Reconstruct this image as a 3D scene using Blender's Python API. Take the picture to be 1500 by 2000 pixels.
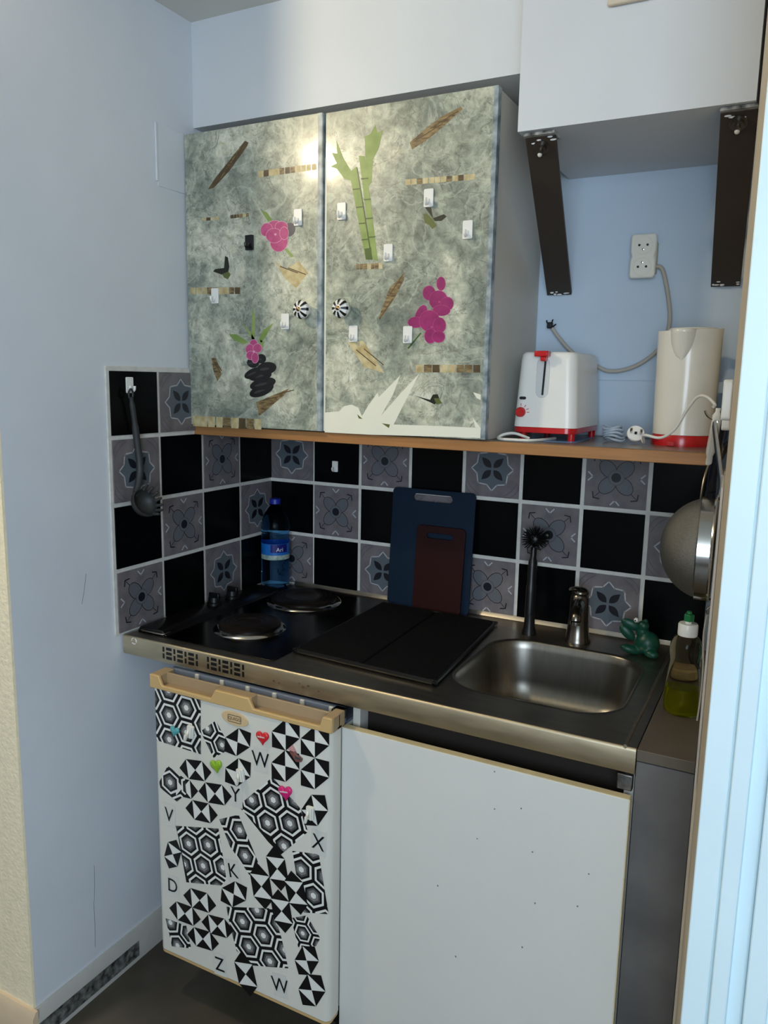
import bpy, bmesh, math, random
from mathutils import Matrix, Vector, Euler

for o in list(bpy.data.objects):
    bpy.data.objects.remove(o, do_unlink=True)
SC = bpy.context.scene
COL = SC.collection
R = math.radians
C = 0.838                       # height of the worktop above the floor


def S(r, g, b):
    f = lambda c: (c / 255 / 12.92) if c / 255 <= .04045 else ((c / 255 + .055) / 1.055) ** 2.4
    return (f(r), f(g), f(b))


# ------------------------------------------------------------------ camera
CAM_LOC = Vector((1.3265, -1.8384, 0.5843 + C))
CAM_ROT = Euler((R(80.4907), R(-1.0738), R(27.6361)), 'XYZ')
FPX = 1526.98
cd = bpy.data.cameras.new('camera')
cam = bpy.data.objects.new('camera', cd)
COL.objects.link(cam)
cam.location = CAM_LOC
cam.rotation_euler = CAM_ROT
cd.sensor_fit = 'HORIZONTAL'
cd.sensor_width = 36
cd.lens = FPX / 1500 * 36
cd.clip_start = .02
SC.camera = cam
CAM_M = CAM_ROT.to_matrix()

# ------------------------------------------------------------------ world, daylight, exposure
SC.view_settings.view_transform = 'Standard'
SC.view_settings.look = 'None'
SC.view_settings.gamma = 1
SC.view_settings.use_curve_mapping = False
SC.view_settings.exposure = -1.0
w = bpy.data.worlds.new('sky')
SC.world = w
w.use_nodes = True
bg = w.node_tree.nodes['Background']
bg.inputs[0].default_value = (.55, .72, 1, 1)
bg.inputs[1].default_value = 1.0

WIN = (1.10, 2.50, 0.90, 2.10)      # window in the wall behind the camera: x0, x1, z0, z1
ROOM_Y = -3.4
ld = bpy.data.lights.new('daylight', 'AREA')
ld.shape = 'RECTANGLE'
ld.size = WIN[1] - WIN[0]
ld.size_y = WIN[3] - WIN[2]
ld.energy = 100
ld.color = (.71, .855, 1.0)
lo = bpy.data.objects.new('daylight', ld)
COL.objects.link(lo)
lo.location = ((WIN[0] + WIN[1]) / 2, ROOM_Y - .02, (WIN[2] + WIN[3]) / 2)
lo.rotation_euler = (R(90), 0, 0)
BULB_POWER = 52.0
BULB_POS = Vector((-0.15, -1.17, C + 1.30))


# ------------------------------------------------------------------ helpers
def at(u, v, ax, val):
    """pixel of the 1500x2000 photo -> point on the plane ax = val (z above the worktop)"""
    d = CAM_M @ Vector(((u - 750) / FPX, -(v - 1000) / FPX, -1))
    i = 'xyz'.index(ax)
    if ax == 'z':
        val += C
    return CAM_LOC + d * ((val - CAM_LOC[i]) / d[i])


WM = {}                              # world matrix of every empty / parent we made


def tag(o, label=None, cat=None, group=None, kind=None):
    if label: o['label'] = label
    if cat: o['category'] = cat
    if group: o['group'] = group
    if kind: o['kind'] = kind
    return o


def empty(name, loc, label, cat, group=None, rz=0, m=None):
    o = bpy.data.objects.new(name, None)
    COL.objects.link(o)
    o.empty_display_size = .02
    M = m if m is not None else Matrix.Translation(loc) @ Matrix.Rotation(rz, 4, 'Z')
    o.matrix_basis = M
    WM[o.name] = M.copy()
    return tag(o, label, cat, group)


class MB:
    def __init__(s):
        s.v = []; s.f = []; s.m = []

    def add(s, vs, fs, mi=0):
        n = len(s.v)
        s.v += [tuple(p) for p in vs]
        s.f += [tuple(i + n for i in f) for f in fs]
        s.m += [mi] * len(fs)
        return s

    def box(s, x0, x1, y0, y1, z0, z1, mi=0, M=None):
        vs = [Vector((x, y, z)) for z in (z0, z1) for y in (y0, y1) for x in (x0, x1)]
        if M is not None: vs = [M @ p for p in vs]
        return s.add(vs, [(0, 2, 3, 1), (4, 5, 7, 6), (0, 1, 5, 4), (2, 6, 7, 3), (0, 4, 6, 2), (1, 3, 7, 5)], mi)

    def poly(s, pts, mi=0):
        return s.add(pts, [tuple(range(len(pts)))], mi)

    def prism(s, pts2, f, d0, d1, mi=0):
        """outline pts2 mapped by f(a, b, depth); the front is at d0"""
        n = len(pts2)
        vs = [f(a, b, d0) for a, b in pts2] + [f(a, b, d1) for a, b in pts2]
        fs = [tuple(range(n)), tuple(range(2 * n - 1, n - 1, -1))]
        fs += [(i, i + n, (i + 1) % n + n, (i + 1) % n) for i in range(n)]
        return s.add(vs, fs, mi)

    def rings(s, rs, mi=0, closed=True, cap0=True, cap1=True):
        n = len(rs[0])
        vs = [p for r in rs for p in r]
        fs = []
        for k in range(len(rs) - 1):
            for i in range(n if closed else n - 1):
                j = (i + 1) % n
                fs.append((k * n + i, k * n + j, (k + 1) * n + j, (k + 1) * n + i))
        if cap0: fs.append(tuple(range(n - 1, -1, -1)))
        if cap1: fs.append(tuple((len(rs) - 1) * n + i for i in range(n)))
        return s.add(vs, fs, mi)

    def lathe(s, prof, M=None, seg=32, mi=0, cap0=True, cap1=True):
        M = M if M is not None else Matrix()
        rs = [[M @ Vector((max(r, 1e-5) * math.cos(2 * math.pi * i / seg), max(r, 1e-5) * math.sin(2 * math.pi * i / seg), z)) for i in range(seg)] for r, z in prof]
        return s.rings(rs, mi, True, cap0, cap1)

    def ball(s, c, r, rot=None, seg=16, rn=9, mi=0):
        if not hasattr(r, '__len__'): r = (r, r, r)
        M = Matrix.Translation(c)
        if rot is not None: M = M @ Euler(rot).to_matrix().to_4x4()
        M = M @ Matrix.Diagonal((r[0], r[1], r[2], 1))
        prof = [(math.sin(math.pi * k / rn), -math.cos(math.pi * k / rn)) for k in range(rn + 1)]
        return s.lathe(prof, M, seg, mi)

    def tube(s, pts, r, seg=8, mi=0, smooth=6, flat=1.0):
        P = [Vector(p) for p in pts]
        if smooth and len(P) > 2:
            Q = []
            for i in range(len(P) - 1):
                a = P[max(i - 1, 0)]; b = P[i]; c = P[i + 1]; d = P[min(i + 2, len(P) - 1)]
                for k in range(smooth):
                    t = k / smooth
                    Q.append(.5 * ((2 * b) + (c - a) * t + (2 * a - 5 * b + 4 * c - d) * t * t + (3 * b - a - 3 * c + d) * t ** 3))
            Q.append(P[-1]); P = Q
        rs = []
        up = None
        for i, p in enumerate(P):
            t = (P[min(i + 1, len(P) - 1)] - P[max(i - 1, 0)]).normalized()
            if up is None:
                up = t.orthogonal().normalized()
            up = (up - t * up.dot(t)).normalized()
            sd = t.cross(up)
            rr = r[min(int(i / max(1, len(P) - 1) * (len(r) - 1) + .5), len(r) - 1)] if hasattr(r, '__len__') else r
            rs.append([p + up * rr * math.cos(2 * math.pi * k / seg) + sd * rr * flat * math.sin(2 * math.pi * k / seg) for k in range(seg)])
        return s.rings(rs, mi)


def obj(name, mb, mats, parent=None, local=False, bevel=0, smooth=38, seg=2, label=None, cat=None, group=None, kind=None, m=None):
    me = bpy.data.meshes.new(name)
    me.from_pydata(mb.v, [], mb.f)
    if not hasattr(mats, '__len__'): mats = [mats]
    for t in mats: me.materials.append(t)
    for p, mi in zip(me.polygons, mb.m): p.material_index = mi
    if parent is not None and not local:
        me.transform(WM[parent.name].inverted())
    bm = bmesh.new(); bm.from_mesh(me)
    bmesh.ops.recalc_face_normals(bm, faces=bm.faces)
    bm.to_mesh(me); bm.free()
    if smooth:
        for p in me.polygons: p.use_smooth = True
        me.set_sharp_from_angle(angle=R(smooth))
    o = bpy.data.objects.new(name, me)
    COL.objects.link(o)
    if parent is not None:
        o.parent = parent
        WM[o.name] = WM[parent.name].copy()
    elif m is not None:
        o.matrix_basis = m; WM[o.name] = m.copy()
    else:
        WM[o.name] = Matrix()
    if bevel:
        b = o.modifiers.new('bevel', 'BEVEL'); b.width = bevel; b.segments = seg; b.limit_method = 'ANGLE'; b.angle_limit = R(40)
    return tag(o, label, cat, group, kind)


def struct(name, mb, mats, **k):
    o = obj(name, mb, mats, **k)
    if o.parent is None: o['kind'] = 'structure'
    return o


def copy_tree(o, M, label=None, group=None, parent=None):
    c = o.copy(); COL.objects.link(c)
    if parent is None:
        c.matrix_basis = M; WM[c.name] = M.copy()
    else:
        c.parent = parent; WM[c.name] = WM[parent.name].copy()
    if label: c['label'] = label
    if group: c['group'] = group
    for ch in list(o.children): copy_tree(ch, None, parent=c)
    return c


def rrect(x0, x1, y0, y1, r, n=5):
    P = []
    for cx, cy, a in ((x1 - r, y1 - r, 0), (x0 + r, y1 - r, 90), (x0 + r, y0 + r, 180), (x1 - r, y0 + r, 270)):
        for k in range(n + 1):
            t = R(a + 90 * k / n)
            P.append((cx + r * math.cos(t), cy + r * math.sin(t)))
    return P


def text_mesh(s, size, shear=0):
    """2D triangles of a string, centred at 0,0: list of polygons [(x, y), ...]"""
    cu = bpy.data.curves.new('glyph', 'FONT')
    cu.body = s; cu.size = size; cu.align_x = 'CENTER'; cu.align_y = 'CENTER'; cu.shear = shear
    cu.resolution_u = 3
    t = bpy.data.objects.new('glyph', cu)
    COL.objects.link(t)
    bpy.context.view_layer.update()
    me = t.evaluated_get(bpy.context.evaluated_depsgraph_get()).to_mesh()
    out = [[(me.vertices[i].co.x, me.vertices[i].co.y) for i in p.vertices] for p in me.polygons]
    t.evaluated_get(bpy.context.evaluated_depsgraph_get()).to_mesh_clear()
    bpy.data.objects.remove(t, do_unlink=True)
    bpy.data.curves.remove(cu)
    return out


# ------------------------------------------------------------------ materials
def mat(name, col, rough=.5, metal=0, var=0, scale=12, bump=0, bscale=60, spec=.5, trans=0, coat=0, col2=None, stretch=None, ior=1.45, detail=4, emit=0, alpha=1, aniso=0, rvar=0):
    m = bpy.data.materials.new(name); m.use_nodes = True
    N = m.node_tree.nodes; L = m.node_tree.links
    b = N['Principled BSDF']
    b.inputs['Base Color'].default_value = (*col, 1)
    b.inputs['Roughness'].default_value = rough
    b.inputs['Metallic'].default_value = metal
    b.inputs['Specular IOR Level'].default_value = spec
    b.inputs['Transmission Weight'].default_value = trans
    b.inputs['Coat Weight'].default_value = coat
    b.inputs['Coat Roughness'].default_value = .12
    b.inputs['IOR'].default_value = ior
    b.inputs['Alpha'].default_value = alpha
    if emit:
        b.inputs['Emission Color'].default_value = (*col, 1)
        b.inputs['Emission Strength'].default_value = emit
    tc = N.new('ShaderNodeTexCoord')
    src = tc.outputs['Object']
    if stretch:
        mp = N.new('ShaderNodeMapping'); mp.inputs['Scale'].default_value = stretch
        L.new(src, mp.inputs['Vector']); src = mp.outputs['Vector']
    if var or col2 or rvar:
        n = N.new('ShaderNodeTexNoise'); n.inputs['Scale'].default_value = scale; n.inputs['Detail'].default_value = detail
        L.new(src, n.inputs['Vector'])
        r = N.new('ShaderNodeValToRGB')
        c2 = col2 if col2 else tuple(c * (1 + var) for c in col)
        c1 = col if col2 else tuple(c * (1 - var) for c in col)
        r.color_ramp.elements[0].position = .32; r.color_ramp.elements[1].position = .68
        r.color_ramp.elements[0].color = (*c1, 1); r.color_ramp.elements[1].color = (*c2, 1)
        L.new(n.outputs['Fac'], r.inputs['Fac']); L.new(r.outputs['Color'], b.inputs['Base Color'])
        if rvar:
            mr = N.new('ShaderNodeMapRange'); mr.inputs[3].default_value = rough - rvar; mr.inputs[4].default_value = rough + rvar
            L.new(n.outputs['Fac'], mr.inputs[0]); L.new(mr.outputs[0], b.inputs['Roughness'])
    if bump:
        n2 = N.new('ShaderNodeTexNoise'); n2.inputs['Scale'].default_value = bscale; n2.inputs['Detail'].default_value = 3
        L.new(src, n2.inputs['Vector'])
        bp = N.new('ShaderNodeBump'); bp.inputs['Strength'].default_value = bump; bp.inputs['Distance'].default_value = .003
        L.new(n2.outputs['Fac'], bp.inputs['Height']); L.new(bp.outputs['Normal'], b.inputs['Normal'])
    return m


def stone_print():
    """grey-green marbled print of the cupboard doors"""
    m = mat('stone_print', (.3, .3, .3), .38, coat=.4)
    N = m.node_tree.nodes; L = m.node_tree.links; b = N['Principled BSDF']
    tc = N.new('ShaderNodeTexCoord')

    def noise(sc, det, dist=0.0, rough=.55):
        n = N.new('ShaderNodeTexNoise'); n.inputs['Scale'].default_value = sc; n.inputs['Detail'].default_value = det
        n.inputs['Distortion'].default_value = dist; n.inputs['Roughness'].default_value = rough
        L.new(tc.outputs['Object'], n.inputs['Vector']); return n

    def ramp(src, els):
        r = N.new('ShaderNodeValToRGB')
        while len(r.color_ramp.elements) < len(els): r.color_ramp.elements.new(.5)
        for e, (p, c) in zip(r.color_ramp.elements, els): e.position = p; e.color = (*c, 1)
        L.new(src, r.inputs['Fac']); return r

    def mix(f, a, c, mode='MIX'):
        x = N.new('ShaderNodeMix'); x.data_type = 'RGBA'; x.blend_type = mode
        if isinstance(f, float): x.inputs[0].default_value = f
        else: L.new(f, x.inputs[0])
        L.new(a, x.inputs[6]); L.new(c, x.inputs[7]); return x.outputs[2]
    big = ramp(noise(6, 8, .5, .62).outputs['Fac'], [(.32, S(98, 108, 102)), (.5, S(150, 156, 141)), (.68, S(208, 207, 186))])
    fine = ramp(noise(40, 12, .5, .78).outputs['Fac'], [(.34, (.18, .18, .18)), (.5, (.5, .5, .5)), (.66, (.82, .82, .82))])
    c = mix(.85, big.outputs[0], fine.outputs[0], 'OVERLAY')
    nv = noise(7, 6, 1.6)
    v1 = ramp(nv.outputs['Fac'], [(.455, (0, 0, 0)), (.497, (1, 1, 1)), (.503, (1, 1, 1)), (.512, (0, 0, 0))])
    wh = N.new('ShaderNodeRGB'); wh.outputs[0].default_value = (*S(214, 216, 200), 1)
    mm = N.new('ShaderNodeMath'); mm.operation = 'MULTIPLY'; mm.inputs[1].default_value = .30
    L.new(v1.outputs[0], mm.inputs[0])
    c = mix(mm.outputs[0], c, wh.outputs[0])
    nd = noise(11, 5, 2.2)
    v2 = ramp(nd.outputs['Fac'], [(.565, (0, 0, 0)), (.578, (1, 1, 1)), (.58, (1, 1, 1)), (.592, (0, 0, 0))])
    dk = N.new('ShaderNodeRGB'); dk.outputs[0].default_value = (*S(70, 78, 72), 1)
    m2 = N.new('ShaderNodeMath'); m2.operation = 'MULTIPLY'; m2.inputs[1].default_value = .6
    L.new(v2.outputs[0], m2.inputs[0])
    c = mix(m2.outputs[0], c, dk.outputs[0])
    L.new(c, b.inputs['Base Color'])
    return m


WHITE = mat('white_paint', S(208, 212, 216), .62, var=.03, scale=3, bump=.12, bscale=35)
LEFTP = mat('left_wall_paint', S(214, 219, 226), .62, var=.035, scale=4, bump=.15, bscale=25)
CEIL = mat('ceiling_paint', S(215, 213, 205), .7, var=.03, scale=3, bump=.15, bscale=40)
CREAM = mat('cream_plaster', S(252, 238, 206), .7, var=.05, scale=60, bump=.6, bscale=130)
BACKP = mat('niche_daylit', S(190, 206, 222), .6, var=.03, scale=5, bump=.12, bscale=30)  # part of the daylight's blue is put into this wall colour
BEIGEW = mat('beige_wall', S(206, 194, 174), .65, var=.05, scale=9, bump=.2)
FRAMEW = mat('frame_gloss_white', S(226, 246, 252), .35, var=.02, scale=5)
GROUT = mat('grout', S(212, 210, 203), .7, var=.08, scale=40, bump=.3, bscale=120)
SKIRT = mat('skirting', S(188, 186, 180), .45, var=.06, scale=14)
SKIRTC = mat('skirting_cream', S(222, 200, 170), .5, var=.05, scale=14)
SKDECO = mat('dark_marble_tape', S(28, 28, 28), .45, col2=S(128, 128, 124), scale=70, detail=6)
FLOORM = mat('vinyl_floor', S(58, 54, 46), .45, col2=S(84, 78, 68), scale=5, bump=.1, bscale=20)
TBLACK = mat('tile_black', S(5, 6, 8), .22, var=.1, spec=.12)
TGREY = mat('tile_grey', S(104, 99, 102), .35, col2=S(122, 116, 118), scale=30, spec=.3)
TBLUE = mat('tile_bluegrey', S(90, 98, 106), .35, var=.05, spec=.3)
TPETAL = mat('tile_petal', S(99, 102, 108), .35, var=.05, spec=.3)
TLINE = mat('tile_line', S(176, 178, 182), .35)
TDARK = mat('tile_dark', S(26, 28, 36), .3)
TMID = mat('tile_mid', S(88, 84, 90), .3)
STONE = stone_print()
EDGE = mat('door_edge_blue', S(88, 104, 112), .4, col2=S(176, 186, 190), scale=40, detail=6)
CARC = mat('carcass_white', S(196, 194, 186), .5, var=.03, scale=6)
WOODE = mat('wood_edge', S(160, 112, 66), .5, var=.12, scale=8, stretch=(1, 8, 20))
SHELFT = mat('shelf_laminate', S(112, 100, 88), .28, var=.08, scale=20)
BROWN = mat('brown_bracket', S(58, 49, 42), .5, var=.06, scale=12)
LIPM = mat('lip_steel_lit', S(206, 192, 164), .46, 1, var=.08, scale=14, stretch=(1, 6, 6), rvar=.06)  # worktop steel made paler and warmer, standing in for reflected room light
STEEL = mat('brushed_steel', S(168, 162, 150), .33, 1, var=.1, scale=14, stretch=(1, 6, 6), rvar=.06, bump=.03, bscale=160)
STEELB = mat('bowl_steel', S(140, 136, 128), .30, 1, var=.06, scale=20, stretch=(6, 6, 1), bump=.03, bscale=180)
STEELD = mat('hob_steel_dark', S(56, 53, 47), .22, 1, var=.2, scale=12, rvar=.06)
CHROME = mat('chrome', S(190, 188, 184), .16, 1)
TAPM = mat('tap_chrome', S(120, 114, 106), .25, 1)
IRON = mat('hotplate_iron', S(15, 14, 13), .36, col2=S(36, 27, 20), scale=12, metal=.4)
BLACK = mat('black_plastic', S(13, 13, 14), .35, var=.1)
MATB = mat('drying_mat', S(16, 16, 18), .85, spec=.1, var=.15, scale=80, bump=.3, bscale=300)
VOID = mat('shaded_interior', S(34, 26, 20), .8, var=.1)  # shade of the gap below the lip, put into the panel colour
WPLAS = mat('white_plastic', S(232, 231, 226), .3, var=.02)
FRIDGEW = mat('fridge_white', S(214, 212, 202), .3, var=.02, scale=4)
FRIDGEG = mat('fridge_inner', S(120, 130, 146), .4)
TAN = mat('tan_plastic', S(196, 164, 112), .4, var=.04, scale=9)
TAND = mat('tan_shaded', S(160, 138, 108), .45, var=.04)  # rail tan darkened, the shade of the grip recess put into the colour
DOORW = mat('cupboard_white', S(212, 211, 205), .42, var=.02, scale=3)
DOORE = mat('cupboard_edge', S(206, 190, 150), .5, var=.08, scale=30)
PANELG = mat('grey_panel', S(82, 80, 80), .5, col2=S(104, 102, 100), scale=7, detail=6)
LEDGE = mat('ledge_laminate', S(92, 84, 74), .4, var=.1, scale=14)
PBLK = mat('print_black', S(16, 16, 18), .35)
PWHT = mat('print_white', S(226, 226, 220), .35)
PG1 = mat('print_grey_dark', S(74, 74, 74), .35)
PG2 = mat('print_grey', S(124, 124, 124), .35)
FILM = mat('sticker_film', S(209, 209, 202), .25)
CREAMP = mat('cream_plastic', S(228, 225, 214), .22, var=.02, coat=.3)
REDP = mat('red_plastic', S(190, 22, 28), .25, coat=.3)
CABLE = mat('grey_cable', S(176, 170, 160), .5)
WCABLE = mat('white_cable', S(222, 220, 212), .4)
BOARDB = mat('board_blue', S(15, 33, 52), .5, var=.05, spec=.2)
BOARDR = mat('board_red', S(40, 12, 12), .5, var=.06, spec=.2)
PWOOD = mat('print_wood', S(150, 128, 88), .45, col2=S(74, 58, 36), scale=60, stretch=(1, 1, 4))
PWOODL = mat('print_wood_light', S(206, 194, 152), .45, col2=S(170, 150, 104), scale=60)
PWOODD = mat('print_wood_dark', S(84, 68, 44), .45, var=.3, scale=60)
PGREEN = mat('print_bamboo', S(112, 136, 66), .42, col2=S(140, 160, 92), scale=30)
PGREEND = mat('print_bamboo_dark', S(66, 88, 36), .42)
PPINK = mat('print_orchid_pink', S(190, 84, 132), .42, col2=S(168, 60, 112), scale=50)
PPINKL = mat('print_orchid_pale', S(216, 160, 184), .42)
PMAG = mat('print_orchid_magenta', S(158, 40, 108), .42, col2=S(132, 28, 92), scale=50)
PSTON = mat('print_pebble', S(26, 23, 24), .3, var=.2)
PSTONL = mat('print_pebble_light', S(58, 55, 56), .3)
PBUT = mat('print_butterfly', S(30, 32, 22), .42)
PBUTL = mat('print_butterfly_green', S(92, 100, 50), .42)
PEEL = mat('bare_door_white', S(232, 230, 212), .45, var=.02)

# ------------------------------------------------------------------ room shell
CEILZ = C + 1.396
xr = lambda y: 1.207 - .0610 * y          # right wall of the niche runs slightly skewed
mb = MB().box(-2.3, 2.7, ROOM_Y - .2, .2, -.1, 0)
struct('floor', mb, FLOORM)
struct('ceiling', MB().box(-2.3, 2.7, ROOM_Y - .2, .2, CEILZ, CEILZ + .1), CEIL)
WL = struct('wall_left', MB().box(-.12, 0, -.862, .1, 0, CEILZ), LEFTP)
struct('wall_cream', MB().box(-2.3, 0, -.868, -.8621, 0, CEILZ), CREAM)
WB = struct('wall_back', MB().box(0.0, 1.5, 0, .1, 0, CEILZ), BACKP)
mb = MB()
WP = [(xr(0), 0), (xr(-.60), -.60), (1.2632, -.79), (1.36, -.79), (1.36, 0)]
mb.prism(WP, lambda a, b, d: (a, b, d), 0, CEILZ)
struct('wall_right', mb, BEIGEW)
struct('wall_right_front', MB().box(1.42, 2.7, -.80, -.70, 0, CEILZ), WHITE)
struct('wall_far_left', MB().box(-2.4, -2.3, ROOM_Y, -.86, 0, CEILZ), WHITE)
struct('wall_far_right', MB().box(2.7, 2.8, ROOM_Y, -.8, 0, CEILZ), WHITE)
mb = MB().box(-2.3, WIN[0], ROOM_Y - .1, ROOM_Y, 0, CEILZ).box(WIN[1], 2.7, ROOM_Y - .1, ROOM_Y, 0, CEILZ)
mb.box(WIN[0], WIN[1], ROOM_Y - .1, ROOM_Y, 0, WIN[2]).box(WIN[0], WIN[1], ROOM_Y - .1, ROOM_Y, WIN[3], CEILZ)
struct('wall_behind', mb, WHITE)
# boxed-in soffit over the cupboard and the deeper boxed beam beside it
struct('wall_soffit', MB().box(0, .84, -.302, 0, C + 1.166, CEILZ), WHITE)
struct('wall_beam', MB().box(.826, xr(-.37) - .006, -.372, 0, C + 1.040, CEILZ), WHITE)
obj('cover_strip', MB().box(at(1187, 8, 'y', -.38).x, at(1270, 2, 'y', -.38).x, -.384, -.3725, at(1190, 10, 'y', -.384).z, at(1190, 10, 'y', -.384).z + .03), BEIGEW, bevel=.003, label='short beige cover strip on white beam at the top edge', cat='cover strip')
# plaster patch on the left wall near the cupboard
p0 = at(303, 238, 'x', 0); p1 = at(309, 354, 'x', 0)
mb = MB().box(0, .0035, p0.y - .003, p0.y + .003, p1.z, p0.z)
struct('trim_1', mb, LEFTP, bevel=.001)
mb = MB().box(0, .0018, p0.y + .003, -.335, p1.z - .01, p0.z)
struct('trim_2', mb, LEFTP, bevel=.0008)
for (u0, v0, u1, v1) in ((184, 1690, 184, 1760), (183, 1760, 186, 1850), (168, 1120, 160, 1180)):
    a0 = at(u0, v0, 'x', 0); a1 = at(u1, v1, 'x', 0)
    obj('crack', MB().tube([(-.0003, a0.y, a0.z), (.0, (a0.y + a1.y) / 2 + .001, (a0.z + a1.z) / 2), (-.0003, a1.y, a1.z)], .0007, 5, smooth=3), mat('crack_grey', S(120, 124, 128), .8), WL)
# plaster ledge line low on the niche wall
struct('trim_3', MB().box(.775, xr(-.01) - .003, -.006, 0, C + .469, C + .596), BACKP, bevel=.002)

# door frame at the right edge
DF = struct('door_1', MB().box(1.3625, 1.42, -.772, -.70, 0, 2.05), FRAMEW)
for nm, x0, x1, y0 in (('architrave', 1.2635, 1.2945, -.802), ('architrave', 1.2975, 1.3185, -.808), ('frame_rebate', 1.3185, 1.3385, -.793), ('frame_stop', 1.3385, 1.3660, -.806), ('frame_rebate', 1.3660, 1.382, -.793), ('frame_lining', 1.382, 1.42, -.80)):
    obj(nm, MB().box(x0, x1, y0, -.7901, 0.0, CEILZ - .002), FRAMEW, DF, bevel=.0018)
obj('frame_groove', MB().box(1.2945, 1.2975, -.798, -.7901, 0, CEILZ - .002), FRAMEW, DF)

struct('trim_4', MB().box(xr(-.585) - .0042, xr(-.585) + .002, -.583, -.560, 0, C - .002), BEIGEW)
# window behind the camera (daylight enters here)
WF = struct('window_1', MB().box(WIN[0], WIN[0] + .05, ROOM_Y - .1, ROOM_Y - .04, WIN[2], WIN[3]).box(WIN[1] - .05, WIN[1], ROOM_Y - .1, ROOM_Y - .04, WIN[2], WIN[3])
            .box(WIN[0] + .05, WIN[1] - .05, ROOM_Y - .1, ROOM_Y - .04, WIN[2], WIN[2] + .05).box(WIN[0] + .05, WIN[1] - .05, ROOM_Y - .1, ROOM_Y - .04, WIN[3] - .05, WIN[3]), FRAMEW)

# skirting boards
sk = struct('baseboard_left', MB().prism([(0, 0), (.014, 0), (.014, .062), (.006, .082), (0, .082)], lambda a, b, d: (a, d, b), -.868, -.05), SKIRT)
a0 = at(272, 1853, 'x', .0145)
obj('marbled_tape', MB().box(.0138, .0148, -.868, a0.y, .012, .052), SKDECO, sk)
struct('baseboard_cream', MB().prism([(0, 0), (-.014, 0), (-.014, .07), (-.006, .084), (0, .084)], lambda a, b, d: (d, -.868 + a, b), -2.3, .014), SKIRTC)

# ------------------------------------------------------------------ wall tiles
PITCH = .15; TS = .140


def ell(cx, cy, a, b, rot=0, n=14):
    c, s = math.cos(rot), math.sin(rot)
    return [(cx + a * math.cos(2 * math.pi * k / n) * c - b * math.sin(2 * math.pi * k / n) * s, cy + a * math.cos(2 * math.pi * k / n) * s + b * math.sin(2 * math.pi * k / n) * c) for k in range(n)]


def line2(P, wd, closed=False):
    """quads of a stroked 2D polyline"""
    out = []
    n = len(P)
    for i in range(n if closed else n - 1):
        a = Vector(P[i]); b = Vector(P[(i + 1) % n]); t = (b - a)
        if t.length < 1e-6: continue
        t.normalize(); nrm = Vector((-t.y, t.x)) * wd / 2; e = t * wd * .3
        out.append([tuple(a - e + nrm), tuple(a - e - nrm), tuple(b + e - nrm), tuple(b + e + nrm)])
    return out


def tile_mesh(kind):
    h = TS / 2
    mb = MB()
    t = .008
    mb.box(-h, h, -t, 0, -h, h, 0)
    lay = lambda pts, mi, k: mb.poly([(a * TS, -t - .00012 * k, b * TS) for a, b in pts], mi)
    mats = [TBLACK]
    if kind == 'A':
        mats = [TGREY, TBLUE, TLINE, TDARK, TMID]
        star = []
        for q in range(4):
            a = q * math.pi / 2
            rot = lambda x, y: (x * math.cos(a) - y * math.sin(a), x * math.sin(a) + y * math.cos(a))
            star += [rot(*p) for p in ((.39, 0), (.285, .095), (.265, .245), (.245, .265), (.095, .285))]
        for q in range(4):
            a = q * math.pi / 2 + math.pi / 4
            for d in (.52, .60):
                mid = [(d * math.cos(a + dd), d * math.sin(a + dd)) for dd in (-.34, -.17, 0, .17, .34)]
                mid = [(max(-.49, min(.49, x)), max(-.49, min(.49, y))) for x, y in mid]
                for L in line2(mid, .012): lay(L, 4, 1)
        for L in line2([(x * 1.0, y * 1.0) for x, y in star], .020, True): lay(L, 2, 1)
        inner = [(x * .93, y * .93) for x, y in star]
        for i in range(len(inner)): lay([(0, 0), inner[i], inner[(i + 1) % len(inner)]], 1, 2)
        for q in range(4):
            a = q * math.pi / 2 + math.pi / 4
            pet = []
            for k in range(7):
                t_ = k / 6; pet.append((.03 + .25 * t_, .062 * math.sin(math.pi * t_ ** .85)))
            for k in range(5, 0, -1):
                t_ = k / 6; pet.append((.03 + .25 * t_, -.062 * math.sin(math.pi * t_ ** .85)))
            lay([(x * math.cos(a) - y * math.sin(a), x * math.sin(a) + y * math.cos(a)) for x, y in pet], 3, 3)
    elif kind == 'B':
        mats = [TGREY, TPETAL, TLINE, TDARK, TMID]
        for q in range(4):
            a = q * math.pi / 2 + math.pi / 4
            ro = lambda x, y: (x * math.cos(a) - y * math.sin(a), x * math.sin(a) + y * math.cos(a))
            lay([ro(*p) for p in ell(.19, 0, .16, .11, 0, 14)], 1, 1)
            arc = [ro(.19 + .17 * math.cos(R(dd)), .12 * math.sin(R(dd))) for dd in range(-130, 131, 26)]
            for L in line2(arc, .011): lay(L, 3, 2)
            for L in line2([ro(.36, 0), ro(.47, 0)], .011): lay(L, 3, 2)
            for sg in (-1, 1):
                for L in line2([ro(.50, 0), ro(.50 + .08 * math.cos(R(135)), sg * .11 * math.sin(R(135)))], .02): lay(L, 3, 3)
            b = q * math.pi / 2
            rb = lambda x, y: (x * math.cos(b) - y * math.sin(b), x * math.sin(b) + y * math.cos(b))
            for sg in (-1, 1):
                for L in line2([rb(.38, 0), rb(.455, sg * .07)], .022): lay(L, 2, 2)
        lay(ell(0, 0, .135, .135, 0, 18), 4, 3)
        lay(ell(0, 0, .118, .118, 0, 18), 1, 4)
        lay(ell(0, 0, .078, .078, 0, 18), 3, 5)
    o = obj('tile', mb, mats, local=True, smooth=0)
    return o


TILES = {k: tile_mesh(k) for k in ('A', 'B', 'K')}
TOPT = {}


def put_tile(kind, M, parent):
    c = TILES[kind].copy()
    COL.objects.link(c)
    c.parent = parent
    c.matrix_basis = M
    return c


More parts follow.
